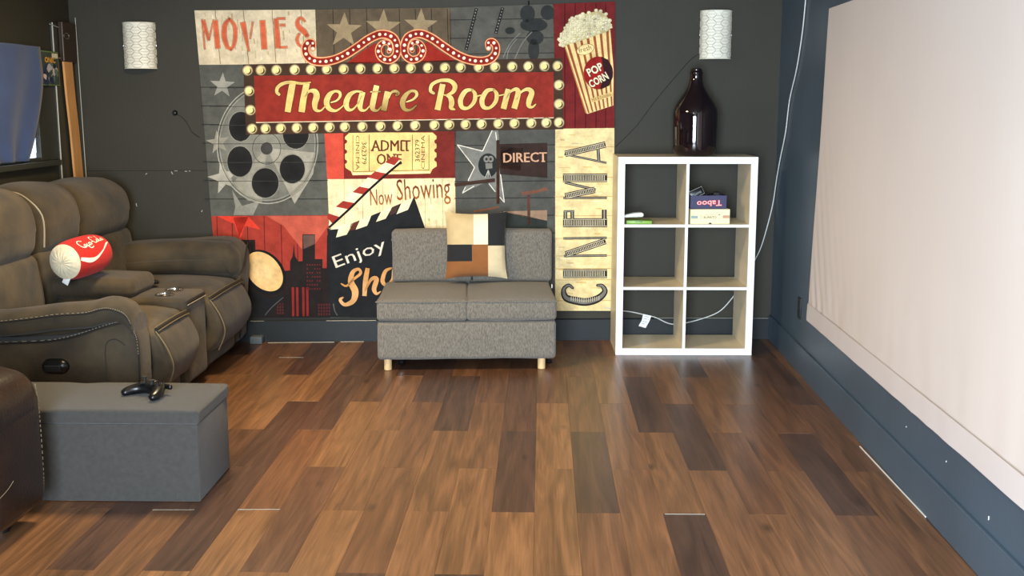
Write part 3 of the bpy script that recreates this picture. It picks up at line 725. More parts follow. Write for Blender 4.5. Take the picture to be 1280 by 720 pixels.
# clapperboard
Q6 = lambda x, y: (400+x/4.5, 240+y/4.5)
k = Ink(cloth, 2.6)
k.poly([Q6(*q) for q in ((40, 205), (110, 205), (170, 180), (230, 158), (300, 128), (350, 108), (410, 84), (455, 64), (530, 28), (595, 215), (640, 400), (760, 704), (58, 706), (48, 300))], (30, 32, 35))
k.z = 3.0
for q in (((52, 212), (196, 160), (150, 240), (90, 256), (104, 208)), ((225, 158), (290, 130), (265, 190), (200, 212)), ((345, 108), (408, 82), (370, 150), (315, 168)), ((458, 62), (526, 30), (495, 100), (430, 125))): k.poly([Q6(*p) for p in q], (240, 226, 186))
k.poly([Q6(*p) for p in ((175, 178), (222, 160), (195, 212), (158, 222))], (96, 46, 38)); k.poly([Q6(*p) for p in ((400, 92), (445, 70), (425, 118), (392, 132))], (72, 48, 44))
k.z = 2.6
k.poly([T5(*q) for q in ((75, 860), (145, 700), (290, 570), (425, 440), (585, 305), (660, 250), (720, 300), (590, 410), (440, 545), (270, 711), (100, 880))], (240, 226, 190))
k.z = 3.1
for q in (((140, 700), (205, 648), (312, 668), (250, 722)), ((288, 570), (350, 520), (450, 540), (392, 592)), ((425, 440), (490, 385), (590, 405), (522, 462)), ((580, 305), (645, 250), (715, 268), (662, 332)), ((60, 790), (80, 760), (170, 790), (110, 850))): k.poly([T5(*p) for p in q], (158, 52, 42))
k.z = 3.4; k.stroke([T5(724, 300), T5(590, 412), T5(430, 555), T5(270, 712), T5(80, 885)], (28, 20, 20), w=2.8, k=2)
k.build('printed_clapperboard', tap)
p = Q6(97, 449); k = rtext('printed_word', 'Enjoy the', p[0], p[1], 118, 20, -.36, (226, 216, 196), 3.6, .0, hold=True)
k.z = 3.7
k.build('printed_word', tap)
SH = [[[(120, 516, 8), (150, 528, 12), (190, 490, 14), (228, 458, 16), (216, 434, 16), (184, 452, 24), (174, 505, 34), (198, 560, 38), (186, 612, 30), (140, 634, 20), (114, 608, 18), (128, 594, 10)]],
      [[(268, 428, 24), (256, 500, 28), (250, 585, 24)], [(254, 555, 8), (288, 492, 18), (318, 490, 26), (304, 545, 26), (318, 572, 16), (340, 560, 6)]],
      [[(402, 428, 10), (368, 446, 20), (352, 500, 24), (375, 524, 18), (408, 492, 18), (412, 440, 14)]]]
for st in SH: word('printed_letter', st, (400, 240, 4.5), (206, 144, 84), (16, 14, 14), .6, None, z=3.6, col2=(226, 176, 120))
# big star and director chair
D8 = lambda x, y: (560+x/5.96, 160+y/5.96)
k = Ink(cloth, 1.2)
k.poly([D8(*q) for q in ((340, 0), (258, 172), (68, 125), (198, 293), (108, 485), (290, 400), (420, 555), (395, 340), (470, 250), (385, 150), (372, 0))], (122, 122, 116))
k.z = 1.6
for a, b in (((330, 16), (258, 172)), ((258, 172), (68, 125)), ((68, 125), (198, 293)), ((198, 293), (150, 392)), ((108, 485), (195, 432)), ((130, 440), (108, 485)), ((305, 415), (352, 475)), ((385, 515), (420, 555)), ((420, 555), (390, 340)), ((355, 30), (362, 95))): k.stroke([D8(*a), D8(*b)], (222, 216, 202), w=1.1, k=1)
k.z = 2; k.disc(*D8(298, 278), 12.2, 15, (38, 42, 42), n=32); k.z = 2.3
k.disc(*D8(286, 232), 3.6, 4.2, (132, 130, 122)); k.disc(*D8(318, 232), 3.6, 4.2, (132, 130, 122)); k.disc(*D8(286, 232), 1.5, 1.8, (50, 50, 50)) if False else None
k.poly([D8(*q) for q in ((278, 262), (330, 262), (330, 300), (282, 306))], (124, 122, 114))
for a in ((280, 368), (298, 368), (316, 364)): k.stroke([D8(300, 312), D8(*a)], (190, 186, 176), w=.9, k=1)
k.z = 2.6; k.disc(*D8(286, 232), 1.5, 1.8, (50, 50, 50)); k.disc(*D8(318, 232), 1.5, 1.8, (50, 50, 50))
k.build('printed_star', tap)
k = Ink(cloth, 2.8)
k.poly([D8(*q) for q in ((372, 120), (740, 110), (740, 372), (388, 345))], (52, 38, 34)); k.poly([D8(*q) for q in ((390, 140), (560, 150), (540, 320), (395, 300))], (70, 44, 36))
k.z = 3.1
k.stroke([D8(372, 90), D8(372, 565)], (56, 36, 30), w=4, k=1); k.stroke([D8(370, 340), D8(368, 560)], (104, 64, 50), w=2.4, k=1)
k.stroke([D8(50, 424), D8(350, 388)], (62, 44, 36), w=4.6, k=1); k.stroke([D8(548, 488), D8(640, 476), D8(740, 452)], (118, 78, 62), w=4, k=3)
k.stroke([D8(600, 500), D8(604, 720)], (88, 58, 48), w=3.6, k=1)
k.poly([D8(*q) for q in ((405, 622), (738, 612), (738, 690), (560, 660))], (150, 122, 100)); k.poly([D8(*q) for q in ((400, 620), (560, 650), (738, 692), (738, 760), (400, 760))], (44, 50, 48))
k.stroke([D8(190, 622), D8(300, 605), D8(380, 588)], (120, 78, 56), w=2.4, k=2)
k.build('printed_director_chair', tap)
o = D8(414, 258); slab('printed_word', 'DIRECT', o, 54, 12, -.02, (206, 160, 128), 3.6, [(.88, .96, .05)])
# CINEMA sideways
J = (690, 160, 3.0)
def hatch(k, a, b, w_):
    k.stroke([a, b], (28, 28, 30), w=w_, k=1, flat=True)
def jl(thick, thin, curve=None):
    k = Ink(cloth, 2); BK = (40, 36, 34); WH = (222, 208, 176)
    for a, b, w_ in thin:
        k.z = 2; k.stroke([a+(w_,), b+(w_,)], BK, T=J, k=1, flat=True); k.z = 2.4; k.stroke([a+(w_*.35,), b+(w_*.35,)], (150, 144, 130), T=J, k=1, flat=True)
    for a, b, w_ in thick:
        k.z = 2; k.stroke([a+(w_,), b+(w_,)], BK, T=J, k=1, flat=True, extra=.3)
        k.z = 2.6; k.stroke([a+(w_-5,), b+(w_-5,)], WH, T=J, k=1, flat=True)
        k.z = 3.0; k.stroke([a+(w_-9,), b+(w_-9,)], BK, T=J, k=1, flat=True)
        va_, vb_ = Vector(a), Vector(b); L = (vb_-va_).length; t = (vb_-va_)/L; n = Vector((-t.y, t.x)); s = 5
        k.z = 3.4
        while s < L-3:
            p = va_+t*s; k.stroke([(p.x+n.x*(w_/2-6), p.y+n.y*(w_/2-6), 2.2), (p.x-n.x*(w_/2-6), p.y-n.y*(w_/2-6), 2.2)], WH, T=J, k=1, flat=True); s += 6.5
    if curve:
        k.z = 2; k.stroke(curve, BK, T=J, extra=.3); k.z = 2.6; k.stroke([(x, y, w_*.55) for x, y, w_ in curve], (120, 116, 108), T=J)
        k.z = 3
        for x, y, w_ in curve[3:-3]: pass
        for i in range(14): x = 72+i*8; y = 636+9*math.sin((x-60)/125*PI); k.stroke([(x, y-8, 2), (x, y+8, 2)], WH, T=J, k=1, flat=True)
    k.build('printed_letter', tap)
jl([((50, 97), (200, 62), 22)], [((46, 98), (205, 131), 8), ((172, 72), (176, 124), 12)])
jl([((42, 187), (206, 187), 30), ((50, 256), (160, 232), 22)], [((48, 204), (164, 232), 10), ((42, 262), (206, 262), 9)])
jl([((42, 355), (206, 355), 32)], [((50, 312), (50, 342), 14), ((76, 312), (76, 342), 14), ((196, 306), (196, 342), 18), ((44, 312), (84, 312), 8)])
jl([((52, 474), (200, 424), 22)], [((42, 414), (206, 412), 9), ((44, 480), (206, 478), 9)])
jl([((42, 546), (206, 546), 32)], [])
jl([], [], [(78, 600, 8), (62, 590, 12), (44, 606, 16), (52, 636, 24), (90, 648, 28), (130, 652, 28), (172, 640, 26), (198, 614, 20), (188, 592, 14), (170, 590, 8)])
# small nail at the top edge
m = MB(); m.tube([wall_pt(661, 6, .012), wall_pt(660.6, 1.5, .03)], .004, 8); m.build('nail', 'matte_black', tap)

# ------------------------------------------------------------------ cube shelf
SX, SY, SW, SD, SH_ = .417, 6.222, .772, .39, 1.12
ST = RT((SX, SY, 0), rz=R(.9))
shelf = thing('cube_shelf', 'white six-cube open shelf unit with inner boards tinted for warm light against the back wall', 'shelf', ST @ Vector((SW/2, SD/2, 0)))
def sbox(name, lo, hi, mat, bev=.001): m = MB(); m.box(lo, hi, bev, ST, 1); return m.build(name, mat, shelf, False)
t, d = .038, .016; e = .012
sbox('side_panel', (0, e, 0), (t, SD, SH_), 'warm_lit_lam'); sbox('side_panel', (SW-t, e, 0), (SW, SD, SH_), 'warm_lit_lam')
sbox('top_panel', (t, e, SH_-t), (SW-t, SD, SH_), 'warm_lit_lam'); sbox('bottom_panel', (t, e, 0), (SW-t, SD, t), 'warm_lit_lam')
sbox('divider', (SW/2-d/2, e, t), (SW/2+d/2, SD, SH_-t), 'warm_lit_lam')
for z in (.375, .729):
    for a, b in ((t, SW/2-d/2), (SW/2+d/2, SW-t)): sbox('shelf_board', (a, e, z), (b, SD, z+d), 'warm_lit_lam')
m = MB()
m.box((0, 0, 0), (t, e, SH_), .001, ST, 1); m.box((SW-t, 0, 0), (SW, e, SH_), .001, ST, 1); m.box((t, 0, SH_-t), (SW-t, e, SH_), .001, ST, 1); m.box((t, 0, 0), (SW-t, e, t), .001, ST, 1)
m.box((SW/2-d/2, 0, t), (SW/2+d/2, e, SH_-t), .001, ST, 1)
for z in (.375, .729): m.box((t, .001, z), (SW/2-d/2, e, z+d), .0008, ST, 1); m.box((SW/2+d/2, .001, z), (SW-t, e, z+d), .0008, ST, 1)
o = m.build('front_edge_band', 'white_lam', shelf, False); o['label'] = 'bright white front edges'

# jug
JL = hit(855, 190, (0, 0, 1), (0, 0, 1.121)); jc = (JL.x, 6.40, 1.1205)
prof = [(0, 0.004), (.05, .006), (.09, 0), (.108, .006), (.121, .03), (.124, .07), (.1265, .15), (.127, .235), (.123, .262), (.108, .292), (.085, .325), (.062, .357), (.046, .385), (.038, .41), (.035, .43), (.0345, .452), (.0375, .456), (.0375, .464), (.033, .467), (.032, .478), (.0335, .481), (.031, .484), (.025, .48), (.024, .40), (0, .39)]
m = MB(); m.lathe(prof, jc, 64); tag(m.build('glass_jug', 'jug', None, True, angle=60), 'large dark brown glass jug with narrow neck standing on top of the white shelf', 'jug')

# boxes and odds and ends on the shelf
def at_y(x, y, Y): return hit(x, y, (0, 1, 0), (0, Y, 0))
ZS = .729+.016+.0006
def face_ink(T, w_, h_, off=.0007):
    """drawing frame on the front face of a box: x to the right and y down, in metres"""
    return lambda x, y, z: T @ Vector((x, -off-z*.0002, h_-y))
bx0 = (ST @ Vector((SW/2+d/2+.004, .04, 0))).x; T = RT((bx0+.012, 6.258, ZS), rz=R(3))
g1 = thing('game_box', 'cream card game box under the navy box on the shelf', 'box', T.translation)
m = MB(); m.box((0, 0, 0), (.222, .16, .082), .0015, T, 1); m.build('carton', 'cream_box', g1, False)
k = Ink(face_ink(T, .232, .082)); k.text('BURRITO', (.075, .051), (.072, 0), (0, -.012), (70, 60, 46), .01); k.text('THROW  THROW', (.078, .033), (.06, 0), (0, -.004), (120, 110, 84), 0)
k.poly([(.004, .036), (.042, .036), (.042, .052), (.004, .052)], (150, 168, 160)); k.poly([(.182, .034), (.22, .034), (.22, .05), (.182, .05)], (196, 150, 120))
k.poly([(.158, .028), (.166, .028), (.166, .033), (.158, .033)], (40, 60, 40)); k.disc(.165, .05, .006, .003, (206, 196, 140)); k.disc(.06, .042, .005, .012, (214, 200, 150))
k.z = .3; k.disc(.112, .0815, .008, .007, (30, 26, 20), n=16); k.build('printed_label', g1, 'ink_clean')
zt = ZS+.0826
T2 = RT((bx0+.012, 6.275, zt), rz=R(4))
g2 = thing('game_box', 'navy party game box with upside-down pink lettering on top of the cream box', 'box', T2.translation)
m = MB(); W2, D2, H2, th = .205, .13, .075, .003
m.box((0, 0, 0), (W2, D2, .003), 0, T2); m.box((0, 0, 0), (W2, th, H2), .0006, T2, 1); m.box((0, D2-th, 0), (W2, D2, H2), .0006, T2, 1); m.box((0, th, 0), (th, D2-th, H2), .0006, T2, 1); m.box((W2-th, th, 0), (W2, D2-th, H2), .0006, T2, 1)
m.build('open_tray', 'navy_box', g2, False)
k = Ink(face_ink(T2, W2, H2)); k.text('Taboo', (.178, .024), (-.142, .006), (0, .034), (226, 40, 70), .055); k.z = 2; k.text('Taboo', (.177, .0255), (-.140, .006), (0, .031), (250, 196, 186), .005)
k.build('printed_title', g2, 'ink_clean')
zz = zt+.0036
T3 = RT((bx0+.022, 6.30, zz+.045), ry=R(-24), rx=R(-12), rz=R(6))
g3 = thing('packet', 'small dark packet with pale blue edge sticking up out of the navy box', 'packet', T3.translation)
m = MB(); m.rbox((0, 0, 0), (.085, .014, .05), .006, 4, (0, .004, 0), T3); m.build('wrapper', 'black', g3)
m = MB(); m.tube([T3 @ Vector(p) for p in ((.004, -.003, .004), (.081, -.003, .004), (.081, -.003, .046), (.004, -.003, .046))], .0014, 6, True); m.build('edge_line', 'clear_edge', g3)
k = Ink(lambda x, y, z: T3 @ Vector((x, -.0045, .05-y))); k.text('GAME', (.02, .036), (.048, 0), (0, -.012), (150, 160, 160), 0)
k.v = k.v; k.build('printed_mark', g3, 'ink_clean')
random.seed(11)
m = MB()
for q in range(3):
    ps = []
    for i in range(9): a = i*1.3+q; ps.append(T2 @ Vector((.13+.045*math.cos(a)*random.uniform(.5, 1), .06+.04*math.sin(a), .03+.055*random.random())))
    m.tube(ps, .0035, 6, sub=4)
tag(m.build('coiled_cord', 'cable_black'), 'tangled black cord heaped in the open navy box', 'cord')
m = MB(); m.rbox(tuple(T2 @ Vector((.135, .03, .05))), tuple(T2 @ Vector((.178, .07, .093))), .01, 4); 
tag(m.build('adapter', 'matte_black'), 'small black plug adapter among the cord in the navy box', 'adapter')
gx = at_y(783, 281, 6.25); m = MB(); Tg = RT((gx.x, 6.25, ZS), rz=R(-3)); gc = thing('green_case', 'flat green plastic case lying in the top left cube', 'case', Tg.translation)
m.box((0, 0, 0), (.142, .11, .018), .003, Tg); m.build('shell', 'green', gc); m = MB(); m.box((.05, -.0012, .010), (.09, .002, .016), .0005, Tg); m.build('clasp', 'case_green', gc)
Tw = RT((gx.x-.025, 6.28, ZS+.0195), rz=R(8), ry=R(-4)); m = MB()
def wing(co, n): return Vector((co.x, co.y*(.45+.55*(n[0]+1)/2), co.z*(.35+.65*min(1, (n[0]+1.2)/1.5))+.006*math.sin((n[0]+1)*1.2)))
m.rbox((0, 0, 0), (.13, .07, .026), .012, 8, T=Tw, fn=wing)
tag(m.build('plastic_scoop', 'white_lam'), 'white curved plastic piece resting on the green case in the cube', 'scoop')

# ------------------------------------------------------------------ wall sconces
def sconce(px0, px1, py0, py1, label):
    a = wall_pt((px0+px1)/2, py1, .0); b = wall_pt((px0+px1)/2, py0, .0)
    c = wall_pt(px0, (py0+py1)/2); d_ = wall_pt(px1, (py0+py1)/2); Wd = (d_-c).length*.96; Hh = (b-a).length
    T = Matrix.Translation(a) @ Matrix.Rotation(WA, 4, 'Z')
    s = thing('wall_sconce', label, 'sconce', a, 'wall sconces beside the tapestry')
    def sh(u, v, r=0):   # u -1..1 round the shade, v 0..1 upwards
        an = u*PI*.5
        return T @ Vector((math.sin(an)*(Wd/2+r), -(.012+math.cos(an)*(.075+r)), v*Hh))
    m = MB(); N = 24
    for r, fl in ((0, 0), (-.003, 1)):
        g = [[m.bm.verts.new(sh(-1+2*i/N, j, r)) for i in range(N+1)] for j in (0, 1)]
        for i in range(N):
            f = [g[0][i], g[0][i+1], g[1][i+1], g[1][i]]; m.bm.faces.new(f if not fl else f[::-1])
        if fl == 0: g0 = g
    for j in (0, 1):
        for i in range(N): m.bm.faces.new([g0[j][i], g0[j][i+1], g[j][i+1], g[j][i]])
    bmesh.ops.recalc_face_normals(m.bm, faces=m.bm.faces)
    m.build('shade', 'shade', s)
    m = MB()
    for j in (.004, .996): m.tube([sh(-1+2*i/N, j, .001) for i in range(N+1)], .0028, 6)
    m.build('rim', 'shade', s)
    m = MB(); rowsn = 5.5; rh = .092
    cw = .62
    for rr in range(10):
        for cc in range(-3, 4):
            u0 = cc*cw+(cw/2 if rr % 2 else 0); v0 = .04+rh*rr+rh/2+.0
            if u0 < -1.02 or u0 > 1.02: continue
            hw, hh = cw*.37, rh*.72
            pts = []
            for (a_, b_) in ((-1, 0), (-.45, 1), (.45, 1), (1, 0), (.45, -1), (-.45, -1)):
                pts.append(sh(max(-1, min(1, u0+a_*hw)), v0+b_*hh, .0014))
            m.tube(pts, .0014, 5, True)
            m.tube([sh(max(-1, min(1, u0-.7*hw)), v0, .001), sh(max(-1, min(1, u0)), v0, .001), sh(max(-1, min(1, u0+.7*hw)), v0, .001)], .0011, 5)
    m.build('hexagon_relief', 'lattice', s, kind='stuff')
    m = MB(); m.box(tuple((-Wd/2+.015, -.012, Hh*.15)), (Wd/2-.015, -.0005, Hh*.85), .002, T); m.build('backplate', 'white_lam', s)
    for u in (-1, 1):
        m = MB(); p = T @ Vector((u*(Wd/2+.004), -.016, Hh*.5)); m.lathe([(0, -.004), (.004, -.003), (.004, .003), (0, .004)], p, 10); m.build('mounting_screw', 'chrome', s)
sconce(157, 198, 29, 86, 'off-white curved wall sconce with hexagon relief left of the tapestry')
sconce(873, 913, 14, 74, 'off-white curved wall sconce with hexagon relief above the white shelf')
# cords on the wall
def corner_pt(x, y, off):
    a = wall_pt(x, y, off); b = right_pt(x, y, off)
    return a if (a-CO).length < (b-CO).length else b
m = MB(); m.tube([wall_pt(873, 68, .01), wall_pt(860, 78, .004), wall_pt(820, 125, .003), wall_pt(795, 158, .003), wall_pt(769, 184, .003)], .0016, 6, sub=4)
tag(m.build('thin_wire', 'cable_black'), 'thin black wire running diagonally down from the right sconce behind the jug', 'wire')
m = MB(); m.tube([corner_pt(x, y, .008 if y < 340 else .021) for x, y in ((1007, 0), (1003, 40), (996, 85), (987, 125), (982, 165), (976, 195), (971, 222), (966, 255), (958, 287), (950, 312), (938, 335), (925, 358), (914, 374), (898, 390), (872, 400), (848, 405), (835, 404), (820, 397), (808, 394), (790, 390), (775, 388), (755, 384))], .0032, 8, sub=5)
cab = m.build('white_cable', 'cable_white'); tag(cab, 'long white cable hanging down the back corner and looping behind the shelf', 'cable')
tg = wall_pt(806, 400, .024)
tgo = thing('paper_tag', 'white paper tag stuck round the cable inside the bottom left cube', 'tag', tg)
k = Ink(lambda x, y, z: wall_pt(x, y, .0255+z*.0003)); 
k.poly([(804, 392.5), (814.3, 394.8), (811.5, 402), (807, 410), (798.2, 407.5), (802, 401)], (236, 238, 236)); k.z = 1
for a, b in (((805.5, 395.2), (811, 396.4)), ((804.5, 398), (809, 399)), ((803, 401.5), (809, 403)), ((802, 404), (806, 405.2)), ((810, 399.5), (811, 400))): k.stroke([a, b], (150, 156, 158), w=.7, k=1)
k.build('label_paper', tgo, 'ink_clean')
m = MB(); pts = [wall_pt(x, y, .0252) for x, y in ((804, 392.5), (814.3, 394.8), (811.5, 402), (807, 410), (798.2, 407.5), (802, 401))]; pb = [p-WN*.0006 for p in pts]
m.bm.faces.new([m.bm.verts.new(p) for p in pts]); m.bm.faces.new([m.bm.verts.new(p) for p in pb][::-1]); m.build('tag_back', 'white_lam', tgo, False)
p = wall_pt(972, 212, .004); m = MB(); m.box((p.x-.006, p.y-.01, p.z-.004), (p.x+.006, p.y+.004, p.z+.005), .002); tag(m.build('cable_clip', 'cable_white'), 'tiny white cable clip on the wall by the back corner', 'clip')
# black wall knob with its cord, left of tapestry
p = wall_pt(219, 141, 0); kn_ = thing('wall_hook', 'small black knob with a short cord on the wall left of the tapestry', 'knob', p)
m = MB(); m.lathe([(0, 0), (.014, 0), (.016, .004), (.012, .012), (.009, .022), (0, .024)], (0, 0, 0), 20, Matrix.Translation(p) @ Matrix.Rotation(PI/2+0, 4, 'X')); m.build('knob', 'black', kn_)
m = MB(); m.tube([wall_pt(x, y, .004) for x, y in ((221, 143), (228, 147), (235, 156), (240, 165), (250, 172))], .0015, 6, sub=4); m.build('cord', 'cable_black', kn_)
# outlet on right wall
p = right_pt(1000, 385, 0); ang = -math.atan(.0147); T = Matrix.Translation(p) @ Matrix.Rotation(ang, 4, 'Z')
ot = thing('wall_outlet', 'dark wall outlet plate low on the right wall before the screen', 'outlet', p)
m = MB(); m.box((-.006, -.035, -.057), (0, .035, .057), .002, T); m.build('cover_plate', 'trim', ot)
for dz in (-.022, .022): m = MB(); m.box((-.0075, -.016, dz-.014), (-.005, .016, dz+.014), .002, T); m.build('socket', 'matte_black', ot)
# small grey block at the baseboard
a = hit(313, 430, (0, 0, 1), (0, 0, 0)); b = hit(328, 430, (0, 0, 1), (0, 0, 0))
m = MB(); m.box((a.x, a.y-.01, .0005), (b.x, a.y+.06, .045), .004); tag(m.build('grey_block', 'grey_block'), 'small grey block on the floor between sofa arm and baseboard', 'block')

# ------------------------------------------------------------------ projection screen on the right wall
def scr(y, z, off=.03): return Vector((RWx(y)-off, y, z))
sc_t = thing('projection_screen', 'wide cream-white projection screen cloth stretched on the right wall', 'screen', scr(3.6, .34, 0))
y_near = .6
def far_y(z): return 5.566-(z-.327)*.112
m = MB(); NY, NZ = 150, 60; g = []
for j in range(NZ+1):
    z = .335+(1.848-.335)*j/NZ; rowv = []
    for i in range(NY+1):
        f = (i/NY)**1.3; y = far_y(z)+(y_near-far_y(z))*f
        dd = far_y(z)-y
        wv = math.exp(-dd/.35)*math.exp(-(z-.33)/.45)
        o = .030+min(1, dd/.12)*.005*wv*math.sin((dd*1.0+(z-.33)*.55)*55)+.0012*math.exp(-(z-.335)/.12)*math.sin(y*22+z*9+3*math.sin(y*5))*min(1, dd/.2)+.005*noise.noise(Vector((0, y*1.2, z*1.3)))
        o += .003*math.exp(-((z-.33)/.3)**2)*noise.noise(Vector((3, y*9, z*1.4)))
        rowv.append(m.bm.verts.new(scr(y, z, o)))
    g.append(rowv)
for j in range(NZ):
    for i in range(NY): m.bm.faces.new([g[j][i], g[j][i+1], g[j+1][i+1], g[j+1][i]])
m.build('screen_cloth', 'screen', sc_t)
m = MB()
def bar(p0, p1, w_, dpt):
    """flat bar on the wall between two (y,z) points"""
    (ya, za), (yb, zb) = p0, p1; L = math.hypot(yb-ya, zb-za); n = Vector((0, -(zb-za)/L, (yb-ya)/L))*w_/2
    vs_ = []
    for off in (.0005, dpt):
        for (y, z, s) in ((ya, za, 1), (ya, za, -1), (yb, zb, -1), (yb, zb, 1)): vs_.append(m.bm.verts.new(scr(y+n.y*s, z+n.z*s, off)))
    for f in ((0, 1, 2, 3), (7, 6, 5, 4), (0, 4, 5, 1), (1, 5, 6, 2), (2, 6, 7, 3), (3, 7, 4, 0)): m.bm.faces.new([vs_[i] for i in f])
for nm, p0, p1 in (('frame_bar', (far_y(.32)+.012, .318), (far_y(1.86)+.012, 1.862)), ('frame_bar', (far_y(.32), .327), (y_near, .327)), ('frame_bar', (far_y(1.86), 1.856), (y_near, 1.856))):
    m = MB(); bar(p0, p1, .022, .021); bmesh.ops.recalc_face_normals(m.bm, faces=m.bm.faces); m.build(nm, 'wall_cool_lit', sc_t, False)
m = MB(); m.tube([scr(far_y(.33), .333, .03), scr(4.4, .334, .031), scr(2.5, .335, .03), scr(y_near, .335, .03)], .0035, 6, sub=3); m.build('bottom_hem', 'hem', sc_t)
m = MB(); g = [[m.bm.verts.new(scr(y, z, .0385+.0014*math.sin(y*22+z*9+3*math.sin(y*5))*max(0, 1-(z-.335)/.12))) for y in [far_y(z)-.01+(y_near-far_y(z)+.02)*i/90 for i in range(91)]] for z in (.336, .36, .39, .425)]
for j in range(3):
    for i in range(90): m.bm.faces.new([g[j][i], g[j][i+1], g[j+1][i+1], g[j+1][i]])
m.build('hem_band', 'hem', sc_t)

# ------------------------------------------------------------------ grey loveseat
LA = R(3.6); LT = RT((-.40, 5.815, 0), rz=LA)
lv = thing('loveseat', 'small grey tweed armless loveseat on pale wooden legs below the tapestry', 'sofa', LT.translation)
m = MB(); m.rbox((-.476, 0, .062), (.476, .70, .268), .02, 10, (0, .004, 0), LT, .004, 6); m.build('base', 'tweed', lv)
for s in (-1, 1):
    a, b = (-.478, .004) if s < 0 else (-.002, .480)
    m = MB(); m.rbox((a, -.008, .272), (b, .64, .385), .022, 12, (0, .006, .022), LT, .004, 5); c = m.build('seat_cushion', 'tweed', lv)
    m = MB(); zt_ = .377
    m.tube([LT @ Vector(p) for p in ((a+.01, .2, zt_), (a+.004, .02, zt_), (a+.02, -.007, zt_), ((a+b)/2, -.014, zt_+.001), (b-.02, -.007, zt_), (b-.004, .02, zt_), (b-.01, .2, zt_))], .0035, 6, sub=4); m.build('piping', 'tweed', c)
for a, b in ((-.432, .026), (.030, .492)):
    m = MB(); m.rbox((a, .575, .392), (b, .70, .69), .02, 10, (0, .016, .004), RT((0, 0, 0)) @ LT, .004, 5); m.build('back_cushion', 'tweed', lv)
m = MB(); m.box((-.44, .645, .27), (.48, .70, .391), .005, LT); m.build('back_rail', 'tweed', lv)
for x, y in ((-.425, .04), (.40, .04), (-.43, .62), (.42, .62)):
    m = MB(); m.cyl((0, 0, .0008), .021, .064, 20, LT @ Matrix.Translation((x, y, 0)), .002); m.build('leg', 'light_wood', lv)
for x in (-.36, .445):
    m = MB(); m.lathe([(0, -.018), (.01, -.015), (.018, 0), (.01, .015), (0, .018)], (0, 0, 0), 16, LT @ Matrix.Translation((x, .09, .03)) @ Matrix.Rotation(PI/2, 4, 'Y')); c = m.build('caster', 'black', lv)
    m = MB(); m.box((x-.012, .08, .045), (x+.012, .1, .064), .002, LT); m.build('caster_fork', 'chrome', c)
m = MB(); m.box((.474, .34, .39), (.478, .36, .41), .0005, LT); o = m.build('care_tag', 'white_lam', lv); o['label'] = 'small white care tag'
m = MB(); m.lathe([(0, 0), (.016, 0), (.018, .006), (.01, .012), (0, .012)], (0, 0, 0), 14, LT @ Matrix.Translation((.478, .20, .335)) @ Matrix.Rotation(PI/2, 4, 'Y')); m.build('side_knob', 'black', lv)

# patchwork pillow: leans against the back cushions
PW, PH, PD = .345, .372, .10
PT = LT @ Matrix.Translation((.052, .475, .43)) @ Matrix.Rotation(R(-7), 4, 'X')
pw = thing('throw_pillow', 'square patchwork throw pillow in tan cream black and brown on the loveseat', 'pillow', PT.translation)
def pil(u, v, side):   # u,v -1..1
    e_ = (1-u**4)*(1-v**4); k_ = (1-.06*(1-abs(v)**3)*abs(u)**6)
    cx_ = 1+.035*(abs(u)*abs(v))**4
    x = u*PW/2*(1-.05*(1-v*v)*abs(u)**2)*cx_; z = PH/2+v*PH/2*(1-.05*(1-u*u)*abs(v)**2)*cx_
    return PT @ Vector((x, side*(-PD/2)*max(e_, 0)**.5+.002*noise.noise(Vector((u*3, v*3, side))), z))
def patch(name, mat, rects, side=1, n=7):
    m = MB()
    for (u0, u1, v0, v1) in rects:
        g = [[m.bm.verts.new(pil(u0+(u1-u0)*i/n, v0+(v1-v0)*j/n, side)) for i in range(n+1)] for j in range(n+1)]
        for j in range(n):
            for i in range(n):
                f = [g[j][i], g[j][i+1], g[j+1][i+1], g[j+1][i]]; m.bm.faces.new(f if side > 0 else f[::-1])
    bmesh.ops.remove_doubles(m.bm, verts=m.bm.verts, dist=1e-5)
    return m.build(name, mat, pw)
U = lambda p: (p-203)/(457-203)*2-1
V_ = lambda p: 1-(p-268)/(528-268)*2
patch('patch', 'p_tan', [(-1, U(320), V_(395), 1)])['label'] = 'tan patch'
patch('patch', 'p_cream', [(U(320), U(380), V_(395), 1)])['label'] = 'cream patch'
patch('patch', 'p_black', [(U(380), 1, V_(400), 1)])['label'] = 'black corner patch'
patch('patch', 'p_black', [(-1, U(313), V_(462), V_(395))])['label'] = 'black side patch'
patch('patch', 'p_brown', [(U(313), U(380), V_(462), V_(395)), (-1, U(380), -1, V_(462))])['label'] = 'brown patch'
patch('patch', 'p_beige', [(U(380), 1, -1, V_(400))])['label'] = 'beige patch'
patch('pillow_back', 'p_beige', [(-1, 1, -1, 1)], -1, 16)

# ------------------------------------------------------------------ storage ottoman
OT = RT((-1.765, 3.98, 0), rz=R(.3))
ot = thing('storage_ottoman', 'long grey fabric storage ottoman with padded lid in front of the brown sofa', 'ottoman', OT.translation)
OX, OY, OH = .545, .195, .34
m = MB(); m.box((-OX, -OY, .002), (OX, OY, OH-.052), .006, OT, 3); m.build('box', 'ottoman', ot)
m = MB()
def dome(co, n): return co+Vector((0, 0, .012*max(0, n[2])*(1-n[0]**4)*(1-n[1]**4)-.004*math.exp(-(abs(co.x)/.03)**2)*max(0, n[2])))
m.rbox((-OX-.006, -OY-.006, OH-.052), (OX+.006, OY+.006, OH), .012, 16, T=OT, fn=dome); lid = m.build('lid', 'ottoman', ot)

